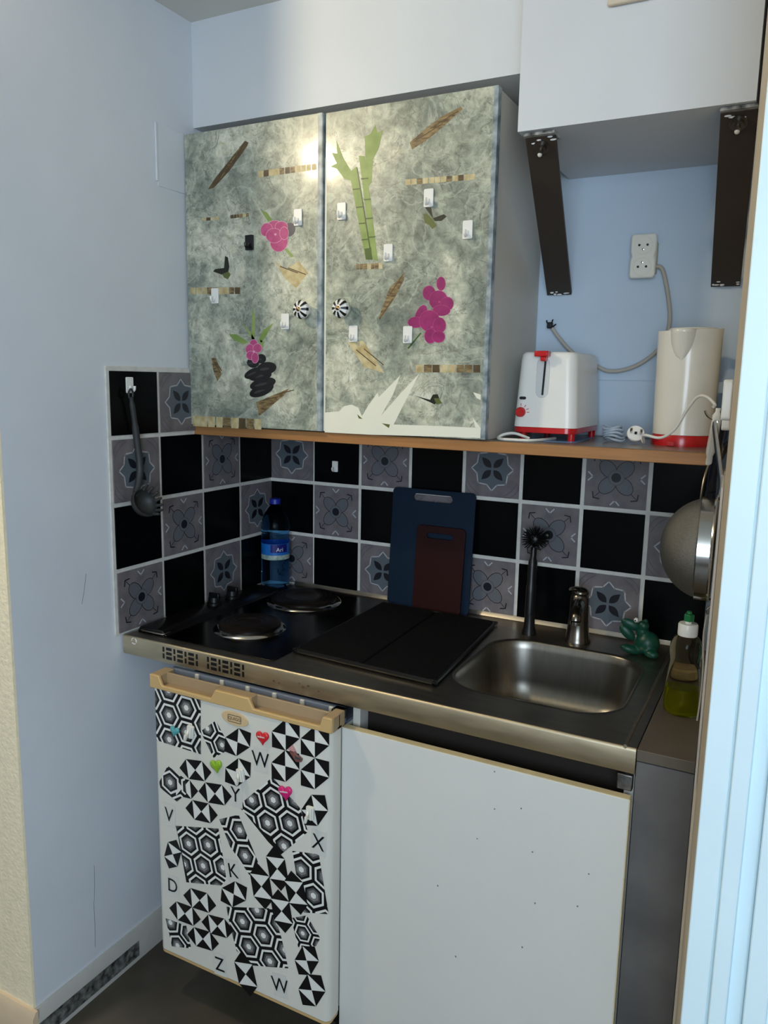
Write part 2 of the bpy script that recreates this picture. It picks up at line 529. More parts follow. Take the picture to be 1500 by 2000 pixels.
obj('grout', MB().box(0, .0045, -.604, 0, C + .0, C + .452).box(0, .0045, -.604, -.30, C + .452, C + .606), GROUT, WL, bevel=.001)
obj('grout', MB().box(.0045, 1.188, -.0045, 0, C + .0, C + .452), GROUT, WB)
rows_l = {4: 'KA', 3: 'AKBK', 2: 'KBKA', 1: 'BKAK'}
for r_, s in rows_l.items():
    for i, k in enumerate(s):
        M = Matrix.Translation((.0, -.6 + PITCH * (i + .5), C + PITCH * (r_ - .5))) @ Matrix.Rotation(R(90), 4, 'Z')
        put_tile(k, M, WL)
rows_b = {3: 'AKBKAKBK', 2: 'KBKAKBKA', 1: 'BKAKBKAK'}
for r_, s in rows_b.items():
    for i, k in enumerate(s):
        dx = .0045 if i == 0 else 0
        M = Matrix.Translation((PITCH * (i + .5) + (.004 if i == 0 else 0), 0, C + PITCH * (r_ - .5)))
        if i == 7: M = Matrix.Translation((PITCH * 7 + .005 + .0665, 0, C + PITCH * (r_ - .5))) @ Matrix.Diagonal((.95, 1, 1, 1))
        put_tile(k, M, WB)
for t in TILES.values():
    bpy.data.objects.remove(t, do_unlink=True)

# ------------------------------------------------------------------ ceiling lamp (out of view, lights the niche)
lamp = empty('ceiling_lamp', (BULB_POS.x, BULB_POS.y, CEILZ), 'bare round bulb on a white ceiling rose', 'lamp')
obj('ceiling_rose', MB().lathe([(.05, 0), (.05, -.012), (.022, -.03), (.022, -.055)], Matrix.Translation((BULB_POS.x, BULB_POS.y, CEILZ))), WPLAS, lamp)
BA = .04
BULBM = mat('bulb_glow', (1, .84, .58), .5, emit=BULB_POWER / (math.pi * 4 * math.pi * BA * BA))
obj('bulb', MB().ball(BULB_POS, BA, seg=20, rn=12), BULBM, lamp)

# ------------------------------------------------------------------ shelf and upper cupboard
shelf = empty('wall_shelf', (.6, -.16, C + .445), 'long wooden shelf with light wood front edge above the tiles', 'shelf')
mb = MB().add([(.002, 0, C + .4455), (.002, -.318, C + .4455), (1.214, -.318, C + .4455), (1.202, 0, C + .4455), (.002, 0, C + .468), (.002, -.318, C + .468), (1.214, -.318, C + .468), (1.202, 0, C + .468)],
              [(0, 1, 2, 3), (4, 5, 6, 7), (0, 1, 5, 4), (1, 2, 6, 5), (2, 3, 7, 6), (3, 0, 4, 7)])
obj('board', mb, SHELFT, shelf, bevel=.001)
obj('edge_strip', MB().box(.002, 1.214, -.326, -.318, C + .4445, C + .467), WOODE, shelf, bevel=.0015)
obj('screw', MB().ball((1.196, -.326, C + .4555), (.005, .002, .005), seg=10, rn=6), WPLAS, shelf)

DX0, DXM, DX1 = .004, .386, .771
DZ0, DZ1 = C + .470, C + 1.141
YL, YR = -.340, -.333
cab = empty('wall_cupboard', (.39, -.16, C + .468), 'two-door wall cupboard covered in marbled stone print film', 'cupboard')
mb = MB().box(.004, .02, -.314, -.002, C + .4685, DZ1).box(.752, .768, -.314, -.002, C + .4685, DZ1)
mb.box(.02, .752, -.314, -.002, C + .4685, C + .484).box(.02, .752, -.314, -.002, DZ1 - .016, DZ1).box(.02, .752, -.01, -.002, C + .484, DZ1 - .016)
obj('body', mb, CARC, cab, bevel=.0008)
dl = obj('door', MB().box(DX0, DXM - .003, YL, -.3165, DZ0, DZ1), [STONE], cab, bevel=.0015)
dr = obj('door', MB().box(DXM + .001, DX1, YR, -.3155, DZ0, DZ1), [STONE], cab, bevel=.0015)
obj('door_edge', MB().box(DXM - .0032, DXM - .0015, YL + .0004, -.317, DZ0, DZ1 - .001), EDGE, dl)
obj('door_edge', MB().box(DXM - .013, DXM - .0028, YL - .0004, YL + .004, DZ0 + .001, DZ1 - .001), EDGE, dl)
obj('door_edge', MB().box(DX1 - .0005, DX1 + .0012, YR + .0004, -.316, DZ0, DZ1 - .001), EDGE, dr)
obj('door_edge', MB().box(DX1 - .008, DX1 + .0008, YR - .0004, YR + .004, DZ0 + .001, DZ1 - .001), EDGE, dr)
obj('door_edge', MB().box(DXM + .0006, DXM + .005, YR - .0003, YR + .004, DZ0 + .001, DZ1 - .09), PEEL, dr)


def cpx(cx, cy): return 350 + cx / 2.142857, 150 + cy / 2.142857


def cab_pt(cx, cy, k, y):
    u, v = cpx(cx, cy)
    p = at(u, v, 'y', y)
    return Vector((p.x, y - .0002 * k, p.z))


def decal(name, door, items, mats, y):
    """items: (points in crop pixels, material index, layer)"""
    mb = MB()
    for pts, mi, k in items:
        P = [cab_pt(a, b, k, y) for a, b in pts]
        if len(P) > 4:      # fan-safe tessellation through bmesh happens on load; keep the n-gon
            mb.poly(P, mi)
        else:
            mb.poly(P, mi)
    return obj(name, mb, mats, door, smooth=0)


rnd = random.Random(5)


def strip(p0, p1, h, n, dark_first):
    items = []
    for k in range(n):
        a = (k + .12 * rnd.random()) / n; b = (k + .9 + .1 * rnd.random()) / n
        f = lambda t: (p0[0] + (p1[0] - p0[0]) * t, p0[1] + (p1[1] - p0[1]) * t)
        A = f(a); B = f(b)
        d = (k / n if not dark_first else 1 - k / n)
        mi = 2 if rnd.random() < .08 + .3 * d * d else (1 if rnd.random() < d * .5 else 0)
        items.append(([(A[0], A[1] - h / 2), (B[0], B[1] - h / 2), (B[0], B[1] + h / 2), (A[0], A[1] + h / 2)], mi, 1))
    return items


WM3 = [PWOODL, PWOOD, PWOODD]
for door, y, p0, p1, h, n, df in ((dl, YL, (330, 408), (575, 376), 27, 11, True), (dl, YL, (95, 597), (168, 592), 13, 4, False), (dl, YL, (215, 586), (292, 578), 15, 6, False),
                                  (dl, YL, (46, 896), (255, 895), 28, 9, False), (dl, YL, (55, 1440), (345, 1455), 44, 9, False),
                                  (dr, YR, (945, 442), (1240, 418), 24, 12, False), (dr, YR, (990, 1221), (1262, 1222), 32, 8, False), (dr, YR, (740, 795), (850, 792), 24, 7, True)):
    decal('mosaic_print', door, strip(p0, p1, h, n, df), WM3, y)
for door, y, P, mi in ((dl, YL, [(275, 268), (290, 275), (285, 290), (212, 392), (145, 465), (120, 472), (150, 425), (210, 350)], 2),
                       (dl, YL, [(400, 770), (445, 805), (500, 772), (540, 822), (520, 845), (490, 885), (440, 842)], 0),
                       (dl, YL, [(322, 1362), (460, 1305), (440, 1332), (335, 1420)], 1),
                       (dl, YL, [(135, 1175), (155, 1178), (178, 1245), (160, 1275), (142, 1225)], 1),
                       (dr, YR, [(965, 275), (1040, 210), (1100, 165), (1180, 125), (1185, 136), (1120, 195), (1050, 255), (975, 305)], 1),
                       (dr, YR, [(835, 1010), (880, 885), (942, 820), (940, 852), (900, 930), (840, 1018)], 1),
                       (dr, YR, [(705, 1112), (770, 1105), (860, 1240), (775, 1215)], 0)):
    it = [(P, mi, 1)]
    a = P[0]; b = P[len(P) // 2]
    for q in (.3, .62):       # darker grain lines of the printed bark
        o_ = [(x + (P[1][0] - P[0][0]) * .2, yy + (P[1][1] - P[0][1]) * .2) for x, yy in (a, b)]
        i0 = P[int(q * (len(P) // 2))]; i1 = P[len(P) // 2 + int((1 - q) * (len(P) // 2 - 1))]
        mx = ((i0[0] + i1[0]) / 2, (i0[1] + i1[1]) / 2)
        dxy = Vector((b[0] - a[0], b[1] - a[1])).normalized() * (Vector((b[0] - a[0], b[1] - a[1])).length * .26)
        for L in line2([(mx[0] - dxy.x, mx[1] - dxy.y), (mx[0] + dxy.x, mx[1] + dxy.y)], 4): it.append((L, 2 if mi != 2 else 1, 2))
    decal('bark_print', door, it, WM3, y)
# bamboo
it = [([(712, 400), (742, 375), (808, 765), (780, 765)], 0, 1), ([(752, 330), (778, 332), (832, 772), (806, 762)], 0, 2), ([(778, 300), (815, 290), (806, 440), (786, 470)], 0, 1),
      ([(780, 320), (776, 250), (800, 240), (822, 200), (830, 235), (852, 222), (835, 300), (812, 345)], 0, 2),
      ([(658, 266), (690, 345), (722, 398), (716, 435), (690, 425), (660, 385), (632, 376), (660, 362), (638, 318), (662, 322)], 0, 2)]
for t in (.22, .42, .6, .78):
    for (x0, y0, x1, y1) in ((727, 388, 794, 765), (765, 331, 819, 768)):
        X = x0 + (x1 - x0) * t; Y = y0 + (y1 - y0) * t
        it.append(([(X - 15, Y - 2), (X + 15, Y - 5), (X + 15, Y), (X - 15, Y + 3)], 1, 4))
it += [([(742, 376), (746, 380), (810, 765), (804, 765)], 1, 3), ([(776, 720), (804, 715), (808, 765), (782, 765)], 1, 4)]
decal('bamboo_print', dr, it, [PGREEN, PGREEND], YR)


def orchid(name, door, y, blobs, dots, mats, extra=()):
    it = []
    for n, (cx, cy, a, b, ro) in enumerate(blobs):
        it.append((ell(cx, cy, a + 1.6, b + 1.6, R(ro), 16), 1, 1 + n * .5))
        it.append((ell(cx, cy, a, b, R(ro), 16), 0, 1.25 + n * .5))
    for cx, cy in dots: it.append((ell(cx, cy, 5, 5, 0, 8), 1, 7))
    return decal(name, door, it + list(extra), mats, y)


orchid('orchid_print', dl, YL, [(402, 634, 36, 32, 0), (366, 640, 24, 28, 20), (428, 628, 26, 22, 0), (418, 690, 36, 42, 10), (398, 665, 34, 30, 0), (440, 655, 18, 26, 0)], [(404, 660)], [PPINK, PPINKL, PGREEN, TMID],
       [([(342, 560), (366, 566), (390, 600), (372, 606)], 2, 1), ([(440, 722), (452, 718), (480, 752), (468, 756)], 2, 1), (ell(462, 640, 24, 30, .3), 3, .5)])
orchid('orchid_print', dr, YR, [(1096, 866, 18, 28, 0), (1046, 905, 26, 30, 0), (1085, 935, 38, 40, 0), (1122, 950, 26, 28, 0), (1098, 978, 36, 22, 0), (1012, 1000, 22, 46, 20), (990, 1028, 32, 22, 0),
                                (1048, 1022, 42, 44, 0), (1090, 1040, 26, 32, 0), (1052, 1085, 24, 30, 0), (1086, 1088, 26, 24, 0)], [(1090, 942), (1058, 1048)], [PMAG, PPINK, PGREEND], [([(955, 1135), (1010, 1070), (1014, 1074), (960, 1140)], 2, .5)])
orchid('orchid_print', dl, YL, [(312, 1118, 16, 18, 0), (296, 1140, 18, 20, 0), (328, 1136, 18, 18, 0), (300, 1166, 18, 18, 0), (318, 1176, 14, 22, 0)], [(314, 1150)], [PPINK, PPINKL, PGREEN],
       [([(208, 1076), (240, 1078), (290, 1110), (270, 1120), (225, 1100)], 2, .4), ([(302, 1100), (306, 960), (318, 1010), (316, 1100)], 2, .4), ([(258, 1022), (300, 1070), (318, 1100), (306, 1100)], 2, .4), ([(330, 1105), (352, 1060), (395, 1030), (366, 1080), (345, 1112)], 2, .4), ([(340, 1100), (356, 1110), (348, 1140), (338, 1130)], 2, .4)])
# pebbles
it = []
for n, (cx, cy, a, b, ro) in enumerate(((345, 1312, 54, 24, -22), (350, 1285, 56, 24, -14), (338, 1250, 50, 24, -8), (312, 1240, 42, 20, -24), (366, 1220, 42, 26, -10), (310, 1196, 26, 22, 0), (344, 1180, 20, 20, 0))):
    it.append((ell(cx, cy, a, b, R(ro), 18), 0, .5 + n * .3)); it.append((ell(cx - 8, cy + 3, a * .5, b * .22, R(ro), 10), 1, .6 + n * .3))
decal('pebble_print', dl, it, [PSTON, PSTONL], YL)
# butterflies
decal('butterfly_print', dr, [([(1030, 548), (1055, 548), (1062, 592), (1108, 575), (1120, 585), (1098, 603), (1070, 604)], 0, 1), ([(1022, 575), (1036, 572), (1062, 598), (1078, 622), (1060, 638), (1046, 620), (1028, 612)], 1, 2)], [PBUT, PBUTL], YR)
decal('butterfly_print', dl, [([(188, 800), (192, 750), (204, 756), (210, 795), (204, 825), (178, 828), (142, 815), (150, 805)], 0, 1), ([(180, 826), (206, 815), (216, 828), (204, 848), (188, 840)], 1, 2)], [PBUT, PBUTL], YL)
decal('butterfly_print', dr, [([(988, 1335), (1050, 1352), (1062, 1330), (1082, 1328), (1090, 1350), (1070, 1372), (1050, 1362)], 0, 1), ([(1066, 1345), (1086, 1345), (1102, 1366), (1078, 1372)], 1, 2)], [PBUT, PBUTL], YR)
# place where the film has been torn off
decal('torn_patch', dr, [([(609, 1405), (670, 1400), (690, 1378), (722, 1372), (750, 1385), (765, 1420), (792, 1375), (830, 1322), (836, 1340), (925, 1250), (895, 1330), (845, 1418), (922, 1330), (1005, 1242), (950, 1350), (898, 1455), (1100, 1462), (1228, 1468), (1262, 1470), (1260, 1512), (1100, 1506), (800, 1498), (609, 1488)], 0, 1),
                         ([(848, 1450), (882, 1455), (878, 1470)], 1, 2), ([(745, 1412), (768, 1432), (752, 1430)], 1, 2),
                         ([(1228, 1425), (1262, 1470), (1240, 1468)], 0, 1), ([(1230, 1320), (1262, 1330), (1262, 1352), (1245, 1345)], 0, 1)], [PEEL, PBUTL], YR)


def knob(name, x, z, y, door):
    k = MB()
    M = Matrix.Translation((x, y, z)) @ Matrix.Rotation(R(90), 4, 'X')
    k.lathe([(.011, 0), (.010, .008), (.013, .012), (.0185, .016), (.0205, .022), (.018, .029), (.010, .034), (.0, .0355)], M, 24, 0)
    for i in range(8):
        a0 = 2 * math.pi * i / 8
        strip_ = []
        for r_, h_ in ((.0075, .0351), (.0125, .0332), (.0175, .0298), (.0204, .0246)):
            wd = .0006 + r_ * .135
            c_, s_ = math.cos(a0), math.sin(a0)
            strip_.append((M @ Vector((r_ * c_ - wd * s_, r_ * s_ + wd * c_, h_ + .0006)), M @ Vector((r_ * c_ + wd * s_, r_ * s_ - wd * c_, h_ + .0006))))
        for j in range(3): k.poly([strip_[j][0], strip_[j][1], strip_[j + 1][1], strip_[j + 1][0]], 1)
    k.lathe([(.0045, .035), (.005, .037), (.003, .0385), (0, .0388)], M, 12, 2)
    return obj(name, k, [WPLAS, BLACK, mat('knob_brass', S(150, 120, 80), .3, 1)], door)


kp = at(585, 604, 'y', YL - .03); knob('knob', kp.x, kp.z, YL, dl)
kp = at(662, 602, 'y', YR - .03); knob('knob', kp.x, kp.z, YR, dr)

# ------------------------------------------------------------------ adhesive hooks
def hook_proto(m):
    e = empty('adhesive_hook', (0, 0, 0), 'proto', 'hook')
    pl = rrect(-.0105, .0105, -.0175, .0175, .0025, 3)
    obj('plate', MB().prism(pl, lambda a, b, d: (a, d, b), -.0028, 0), m, e, bevel=.0006)
    obj('prong', MB().tube([(0, -.0028, -.002), (0, -.0055, -.009), (0, -.0115, -.013), (0, -.0160, -.009), (0, -.0165, -.002)], .0028, 8, smooth=4), m, e)
    return e


HW = hook_proto(WPLAS); HB = hook_proto(BLACK)
hooks = [(583, 425, YL, dl, 'white adhesive hook on the left cupboard door, right of the pink orchid'),
         (558, 628, YL, dl, 'white adhesive hook just below the left striped cupboard knob'),
         (421, 578, YL, dl, 'white adhesive hook over the mosaic strip at the left cupboard edge'),
         (668, 413, YR, dr, 'white adhesive hook left of the printed bamboo, top of right door'),
         (838, 387, YR, dr, 'white adhesive hook directly above the printed butterfly'),
         (914, 449, YR, dr, 'white adhesive hook nearest the right edge of the right cupboard door'),
         (759, 494, YR, dr, 'white adhesive hook right of the foot of the printed bamboo'),
         (691, 652, YR, dr, 'white adhesive hook above the tan bark print, below the right knob'),
         (797, 654, YR, dr, 'white adhesive hook at the lower left of the magenta orchid')]
for n, (u, v, y, d, lab) in enumerate(hooks):
    p = at(u, v, 'y', y)
    M = Matrix.Translation((p.x, y - .0005, p.z))
    copy_tree(HW, M, lab, 'adhesive hooks on the cupboard doors')
p = at(488, 474, 'y', YL)
copy_tree(HB, Matrix.Translation((p.x, YL - .0005, p.z)) @ Matrix.Diagonal((1.1, 1, .95, 1)), 'black adhesive hook left of the pink orchid on left door', 'adhesive hooks on the cupboard doors')
p = at(655, 911, 'y', -.008)
copy_tree(HW, Matrix.Translation((p.x, -.0083, p.z)) @ Matrix.Diagonal((.85, 1, .85, 1)), 'white adhesive hook on a black tile under the shelf', 'adhesive hooks on tiles')
p = at(252, 752, 'x', .008)
copy_tree(HW, Matrix.Translation((.0083, p.y, p.z)) @ Matrix.Rotation(R(90), 4, 'Z'), 'white adhesive hook on black tile holding the spaghetti spoon', 'adhesive hooks on tiles')
for h in (HW, HB):
    for ch in list(h.children): bpy.data.objects.remove(ch, do_unlink=True)
    bpy.data.objects.remove(h, do_unlink=True)

# spaghetti spoon on the left wall hook
hx = p
sp = empty('spaghetti_spoon', (.02, hx.y, C + .27), 'dark grey slotted spaghetti spoon hanging on left tiles', 'utensil')
GRN = mat('nylon_grey', S(44, 46, 46), .5, var=.05)
q0 = at(255, 765, 'x', .022); q1 = at(268, 860, 'x', .02); q2 = at(274, 920, 'x', .022); q3 = at(264, 970, 'x', .026)
obj('handle', MB().tube([(.0225, q0.y, q0.z - .012), (.0205, (q0.y + q1.y) / 2, (q0.z + q1.z) / 2), (.019, q1.y, q1.z), (.021, q2.y, q2.z), (.026, q3.y, q3.z)], [.0045, .006, .0075, .008, .007], 10, flat=.55), GRN, sp)
obj('hanging_loop', MB().tube([(.0225, q0.y - .005, q0.z - .014), (.0225, q0.y - .006, q0.z - .002), (.0235, q0.y, q0.z + .006), (.0225, q0.y + .006, q0.z - .002), (.0225, q0.y + .005, q0.z - .014)], .0022, 8), GRN, sp)
b0 = at(272, 988, 'x', .035)
mb = MB()
Mh = Matrix.Translation((.036, b0.y, b0.z)) @ Matrix.Rotation(R(62), 4, 'Y') @ Matrix.Rotation(R(0), 4, 'Z')
prof = [(.034 * math.sin(t), .020 - .026 * math.cos(t)) for t in [R(a) for a in (8, 25, 42, 58, 74, 90)]]
mb.lathe(prof + [(x - .003, z + .0008) for x, z in reversed(prof)], Mh, 22, cap0=True, cap1=True)
obj('bowl', mb, GRN, sp)
for k in range(7):
    a = R(-70 + 140 * k / 6)
    pr = Mh @ Vector((.031 * math.cos(a + R(90)), .031 * math.sin(a + R(90)), .020))
    dr_ = (Mh.to_3x3() @ Vector((math.cos(a + R(90)) * .5, math.sin(a + R(90)) * .5, .9))).normalized()
    obj('tooth', MB().tube([pr, pr + dr_ * .009, pr + dr_ * .016], [.0042, .0036, .0026], 8, smooth=3), GRN, sp)

# ------------------------------------------------------------------ brown braces, socket, cable
def brace(name, top, bot, lab):
    e = empty(name, (bot[0], -.01, C + .79), lab, 'brace', 'brown braces under the beam')
    t = Vector(top); b = Vector(bot); d = (b - t).normalized()
    nrm = Vector((0, d.z, -d.y)).normalized()
    if nrm.y > 0: nrm = -nrm
    mb = MB(); hw = .0285
    vs = []
    for P, s_ in ((t, 1.0), (b, 1.0)):
        for off in (0, -.008):
            for sx in (-1, 1): vs.append(P + Vector((sx * hw * s_, 0, 0)) + nrm * (off + .004))
    mb.add(vs, [(0, 1, 3, 2), (4, 6, 7, 5), (0, 4, 5, 1), (2, 3, 7, 6), (0, 2, 6, 4), (1, 5, 7, 3)])
    obj('arm', mb, BROWN, e, bevel=.001)
    obj('top_plate', MB().box(t.x - .029, t.x + .029, t.y - .012, t.y + .03, C + 1.0335, C + 1.0395), mat('bracket_plate', S(196, 194, 190), .4, col2=S(40, 38, 36), scale=60), e, bevel=.001)
    m_ = mat('bolt_dark', S(120, 116, 112), .35, 1)
    c0 = t + d * .022 + nrm * .004
    Mb = Matrix.Translation(c0) @ nrm.to_track_quat('Z', 'Y').to_matrix().to_4x4()
    bo = obj('bolt', MB().lathe([(.015, 0), (.015, .002), (.0105, .0021), (.0105, .009), (.0055, .0091), (.005, .016), (0, .017)], Mb, 6 if False else 12), m_, e)
    rr_ = random.Random(int(t.x * 1000))
    fl = mat('plaster_fleck', S(206, 208, 210), .7)
    for k_ in range(7):
        q_ = b - d * (.001 + .016 * rr_.random()) + nrm * .0042 + Vector(((rr_.random() - .5) * .054, 0, 0))
        sx_, sz_ = .002 + .005 * rr_.random(), .0012 + .002 * rr_.random()
        obj('plaster_fleck', MB().ball(q_, (sx_, .0012, sz_), seg=8, rn=5), fl, e)
    for k_ in range(4):
        q_ = t + d * (.002 + .012 * rr_.random()) + nrm * .0042 + Vector(((rr_.random() - .5) * .050, 0, 0))
        obj('plaster_fleck', MB().ball(q_, (.003 + .005 * rr_.random(), .0014, .002), seg=8, rn=5), fl, e)
    obj('bolt_tip', MB().ball(c0 + nrm * .016 + d * .004, .0045, seg=10, rn=6), mat('bolt_tip', S(210, 206, 196), .4), e)


brace('beam_brace', (.863, -.350, C + 1.036), (.819, -.006, C + .790), 'brown steel brace under the beam beside the cupboard')
brace('beam_brace', (1.198, -.350, C + 1.036), (1.171, -.006, C + .796), 'brown steel brace under the beam near the right wall')

p = at(1257, 501, 'y', -.02)
so = empty('double_socket', (p.x, 0, p.z - .05), 'cream double wall socket on the blue-lit niche wall', 'socket')
sx, sz = p.x, p.z
out = []
for a, b in ((.0, .0),): pass
prof = [(-.026, -.046), (.026, -.046), (.029, -.040), (.029, -.010), (.026, 0), (.029, .010), (.029, .040), (.026, .046), (-.026, .046), (-.029, .040), (-.029, .010), (-.026, 0), (-.029, -.010), (-.029, -.040)]
obj('cover', MB().prism([(a * .92, b) for a, b in prof], lambda a, b, d: (sx + a, d, sz + b), -.030, -.022), CREAMP, so, bevel=.003)
obj('back_box', MB().box(sx - .021, sx + .027, -.022, -.0005, sz - .036, sz + .030), mat('socket_box', S(206, 196, 170), .5), so, bevel=.002)
for s_ in (1, -1):
    cz = sz + s_ * .0225
    Ms = Matrix.Translation((sx, -.0303, cz)) @ Matrix.Rotation(R(90), 4, 'X')
    well = obj('socket_face', MB().lathe([(.0198, 0), (.0198, .0012), (.0182, .0012), (.0178, .0004), (0, .0004)], Ms, 28), CREAMP, so)
    for hx_, hz_ in ((-.0085, 0), (.0085, 0)):
        obj('pin_hole', MB().lathe([(.0026, .0005), (.0026, .0009), (0, .0009)], Ms @ Matrix.Translation((hx_, hz_, 0)), 12), BLACK, well)
    obj('earth_pin', MB().lathe([(.0024, .0005), (.0024, .003), (0, .0034)], Ms @ Matrix.Translation((0, -.009 * s_, 0)), 12), CHROME, well)
mb = MB()
pts = [(1281, 520), (1293, 525), (1301, 555), (1308, 605), (1306, 640), (1292, 675), (1262, 703), (1228, 720), (1190, 725), (1160, 712), (1118, 688), (1092, 660), (1078, 640)]
P3 = [at(u, v, 'y', -.012) for u, v in pts]
cb = empty('wall_cable', P3[-1], 'grey cable running from socket behind kettle and toaster', 'cable')
obj('sheath', mb.tube(P3, .0046, 10), CABLE, cb)
tip = P3[-1]
for k, (du, dv) in enumerate(((-10, -14), (2, -16), (8, -6))):
    e_ = at(1078 + du, 640 + dv, 'y', -.014 - .004 * k)
    obj('wire_end', MB().tube([tip, (tip + e_) / 2 + Vector((.004 * (k - 1), -.004, .003)), e_], .0016, 6), BLACK, cb)
obj('connector', MB().box(tip.x - .010, tip.x + .002, -.022, -.008, tip.z - .002, tip.z + .012), BLACK, cb, bevel=.002)

# ------------------------------------------------------------------ toaster
ST = C + .468
tx0, tx1, ty0, ty1 = .800, .934, -.252, -.030
to = empty('toaster', ((tx0 + tx1) / 2, (ty0 + ty1) / 2, ST), 'white toaster with red lever, dial and base on the shelf', 'toaster')
zb = ST + .016
rs = []
for z, gx, gy, r_ in ((zb + .012, 0, 0, .022), (zb + .03, -.001, -.001, .022), (zb + .10, -.005, -.004, .022), (zb + .150, -.008, -.006, .022), (zb + .160, -.0095, -.0075, .021), (zb + .165, -.014, -.012, .018)):
    rs.append([(a, b, z) for a, b in rrect(tx0 - gx, tx1 + gx, ty0 - gy, ty1 + gy, r_, 6)])
obj('body', MB().rings(rs), WPLAS, to, smooth=50)
for yc in (0.03, -.03):
    ym = (tx0 + tx1) / 2 + yc
    obj('bread_slot', MB().box(ym - .010, ym + .010, ty0 + .04, ty1 - .03, zb + .163, zb + .1656), BLACK, to)
obj('base', MB().rings([[(a, b, z) for a, b in rrect(tx0 + .001, tx1 - .001, ty0 + .001, ty1 - .001, .022, 6)] for z in (zb, zb + .012)]), REDP, to, bevel=.001)
for fx in (tx0 + .02, tx1 - .012):
    for fy in (ty0 + .02, ty1 - .02):
        obj('foot', MB().lathe([(.007, 0), (.008, .0165)], Matrix.Translation((fx, fy, ST - .0002)), 12), REDP, to)
fy_ = lambda z: ty0 + .0045 * min(1, max(0, (z - zb - .012) / .09)) + .0006
cx = tx0 + .060
slot = rrect(cx - .013, cx + .014, zb + .072, zb + .154, .013, 6)
tr = obj('lever_track', MB().prism(slot, lambda a, b, d: (a, fy_(b) - .0012 + d, b), 0, .006), mat('track_grey', S(206, 208, 208), .35), to, bevel=.0008)
obj('track_slit', MB().prism([(cx + .000, zb + .078), (cx + .004, zb + .078), (cx + .007, zb + .150), (cx + .003, zb + .150)], lambda a, b, d: (a, fy_(b) - .0020 + d, b), 0, .003), PBLK, tr)
obj('lever', MB().box(cx - .014, cx + .014, ty0 - .016, ty0 + .010, zb + .155, zb + .1665).box(cx - .002, cx + .009, ty0 - .012, ty0 + .012, zb + .146, zb + .156), REDP, to, bevel=.002)
obj('button', MB().prism(rrect(tx0 + .014, tx0 + .028, zb + .068, zb + .074, .0028, 4), lambda a, b, d: (a, fy_(b) - .0018 + d, b), 0, .004), PBLK, to)
dial = obj('dial', MB().lathe([(.0105, 0), (.0100, .008), (.0085, .010), (0, .010)], Matrix.Translation((tx0 + .0185, ty0 + .002, zb + .042)) @ Matrix.Rotation(R(90), 4, 'X'), 24), REDP, to)
mb = MB()
for a in (90, 55, 25, 0):
    c_, s_ = math.cos(R(a)), math.sin(R(a))
    x, z = tx0 + .0185 + .0155 * c_, zb + .042 + .0155 * s_
    mb.poly([(x - .0028 * c_ - .0006 * s_, ty0 + .0006, z - .0028 * s_ + .0006 * c_), (x - .0028 * c_ + .0006 * s_, ty0 + .0006, z - .0028 * s_ - .0006 * c_), (x + .0028 * c_ + .0006 * s_, ty0 + .0006, z + .0028 * s_ - .0006 * c_), (x + .0028 * c_ - .0006 * s_, ty0 + .0006, z + .0028 * s_ + .0006 * c_)])
obj('dial_marks', mb, REDP, to, smooth=0)
# white toaster lead looped at the cupboard corner
L = [(1050, 838), (1030, 832), (1000, 832), (975, 836), (966, 841), (985, 846), (1030, 845), (1048, 842), (1075, 838)]
P3 = [at(u, v, 'y', -.285) for u, v in L]
for i, q in enumerate(P3): q.z = ST + .0042 + (.012 * max(0, math.sin(math.pi * i / 4)) if i < 4 else 0); q.x = max(q.x, .786); q.y = -.275 - (.03 if i > 3 else 0)
P3 = [Vector((.845, -.268, ST + .005)), Vector((.815, -.270, ST + .014)), Vector((.795, -.280, ST + .012)), Vector((.786, -.292, ST + .005)), Vector((.800, -.303, ST + .0035)), Vector((.835, -.304, ST + .0035)), Vector((.858, -.296, ST + .0035)), Vector((.872, -.262, ST + .0035)), Vector((.880, -.20, ST + .0035))]
obj('toaster_lead', MB().tube(P3, .003, 8), WCABLE, label='white power lead looped on the shelf at the toaster foot', cat='cable')
obj('plastic_film', MB().prism([(.81, -.262), (.88, -.268), (.93, -.262), (.94, -.25), (.93, -.06), (.82, -.06)], lambda a, b, d: (a, b, d), ST + .0005, ST + .0015), mat('blue_film', S(120, 160, 210), .2, alpha=.8), label='pale blue plastic film lying under the toaster', cat='plastic film')

# ------------------------------------------------------------------ kettle
kx, ky = 1.127, -.150
ke = empty('kettle', (kx, ky, ST), 'cream jug kettle with red base on the shelf', 'kettle')
kb = ST + .022
MK = Matrix.Translation((kx, ky, 0))
body = MB()
seg = 48
spa = R(-92)          # spout points to the front
rings = []
zs = [kb, kb + .01, kb + .06, kb + .11, kb + .15, kb + .175, kb + .19, kb + .20, kb + .2055]
for z in zs:
    t = (z - kb) / .2055
    r0 = .0575 + .0035 * t
    ring = []
    for i in range(seg):
        a = 2 * math.pi * i / seg
        da = (a - spa + math.pi) % (2 * math.pi) - math.pi
        bulge = 0
        zz = z + (.004 * math.cos(a - R(60)) if z == zs[-1] else 0)
        ring.append((kx + (r0 + bulge) * math.cos(a), ky + (r0 + bulge) * math.sin(a), zz))
    rings.append(ring)
body.rings(rings, cap1=False)
top = rings[-1]
inn = [(kx + (p[0] - kx) * .94, ky + (p[1] - ky) * .94, p[2]) for p in top]
inn2 = [(kx + (p[0] - kx) * .93, ky + (p[1] - ky) * .93, kb + .19) for p in top]
body.rings([top, inn, inn2], cap0=False, cap1=True)
obj('jug', body, CREAMP, ke, smooth=30)
spr = []
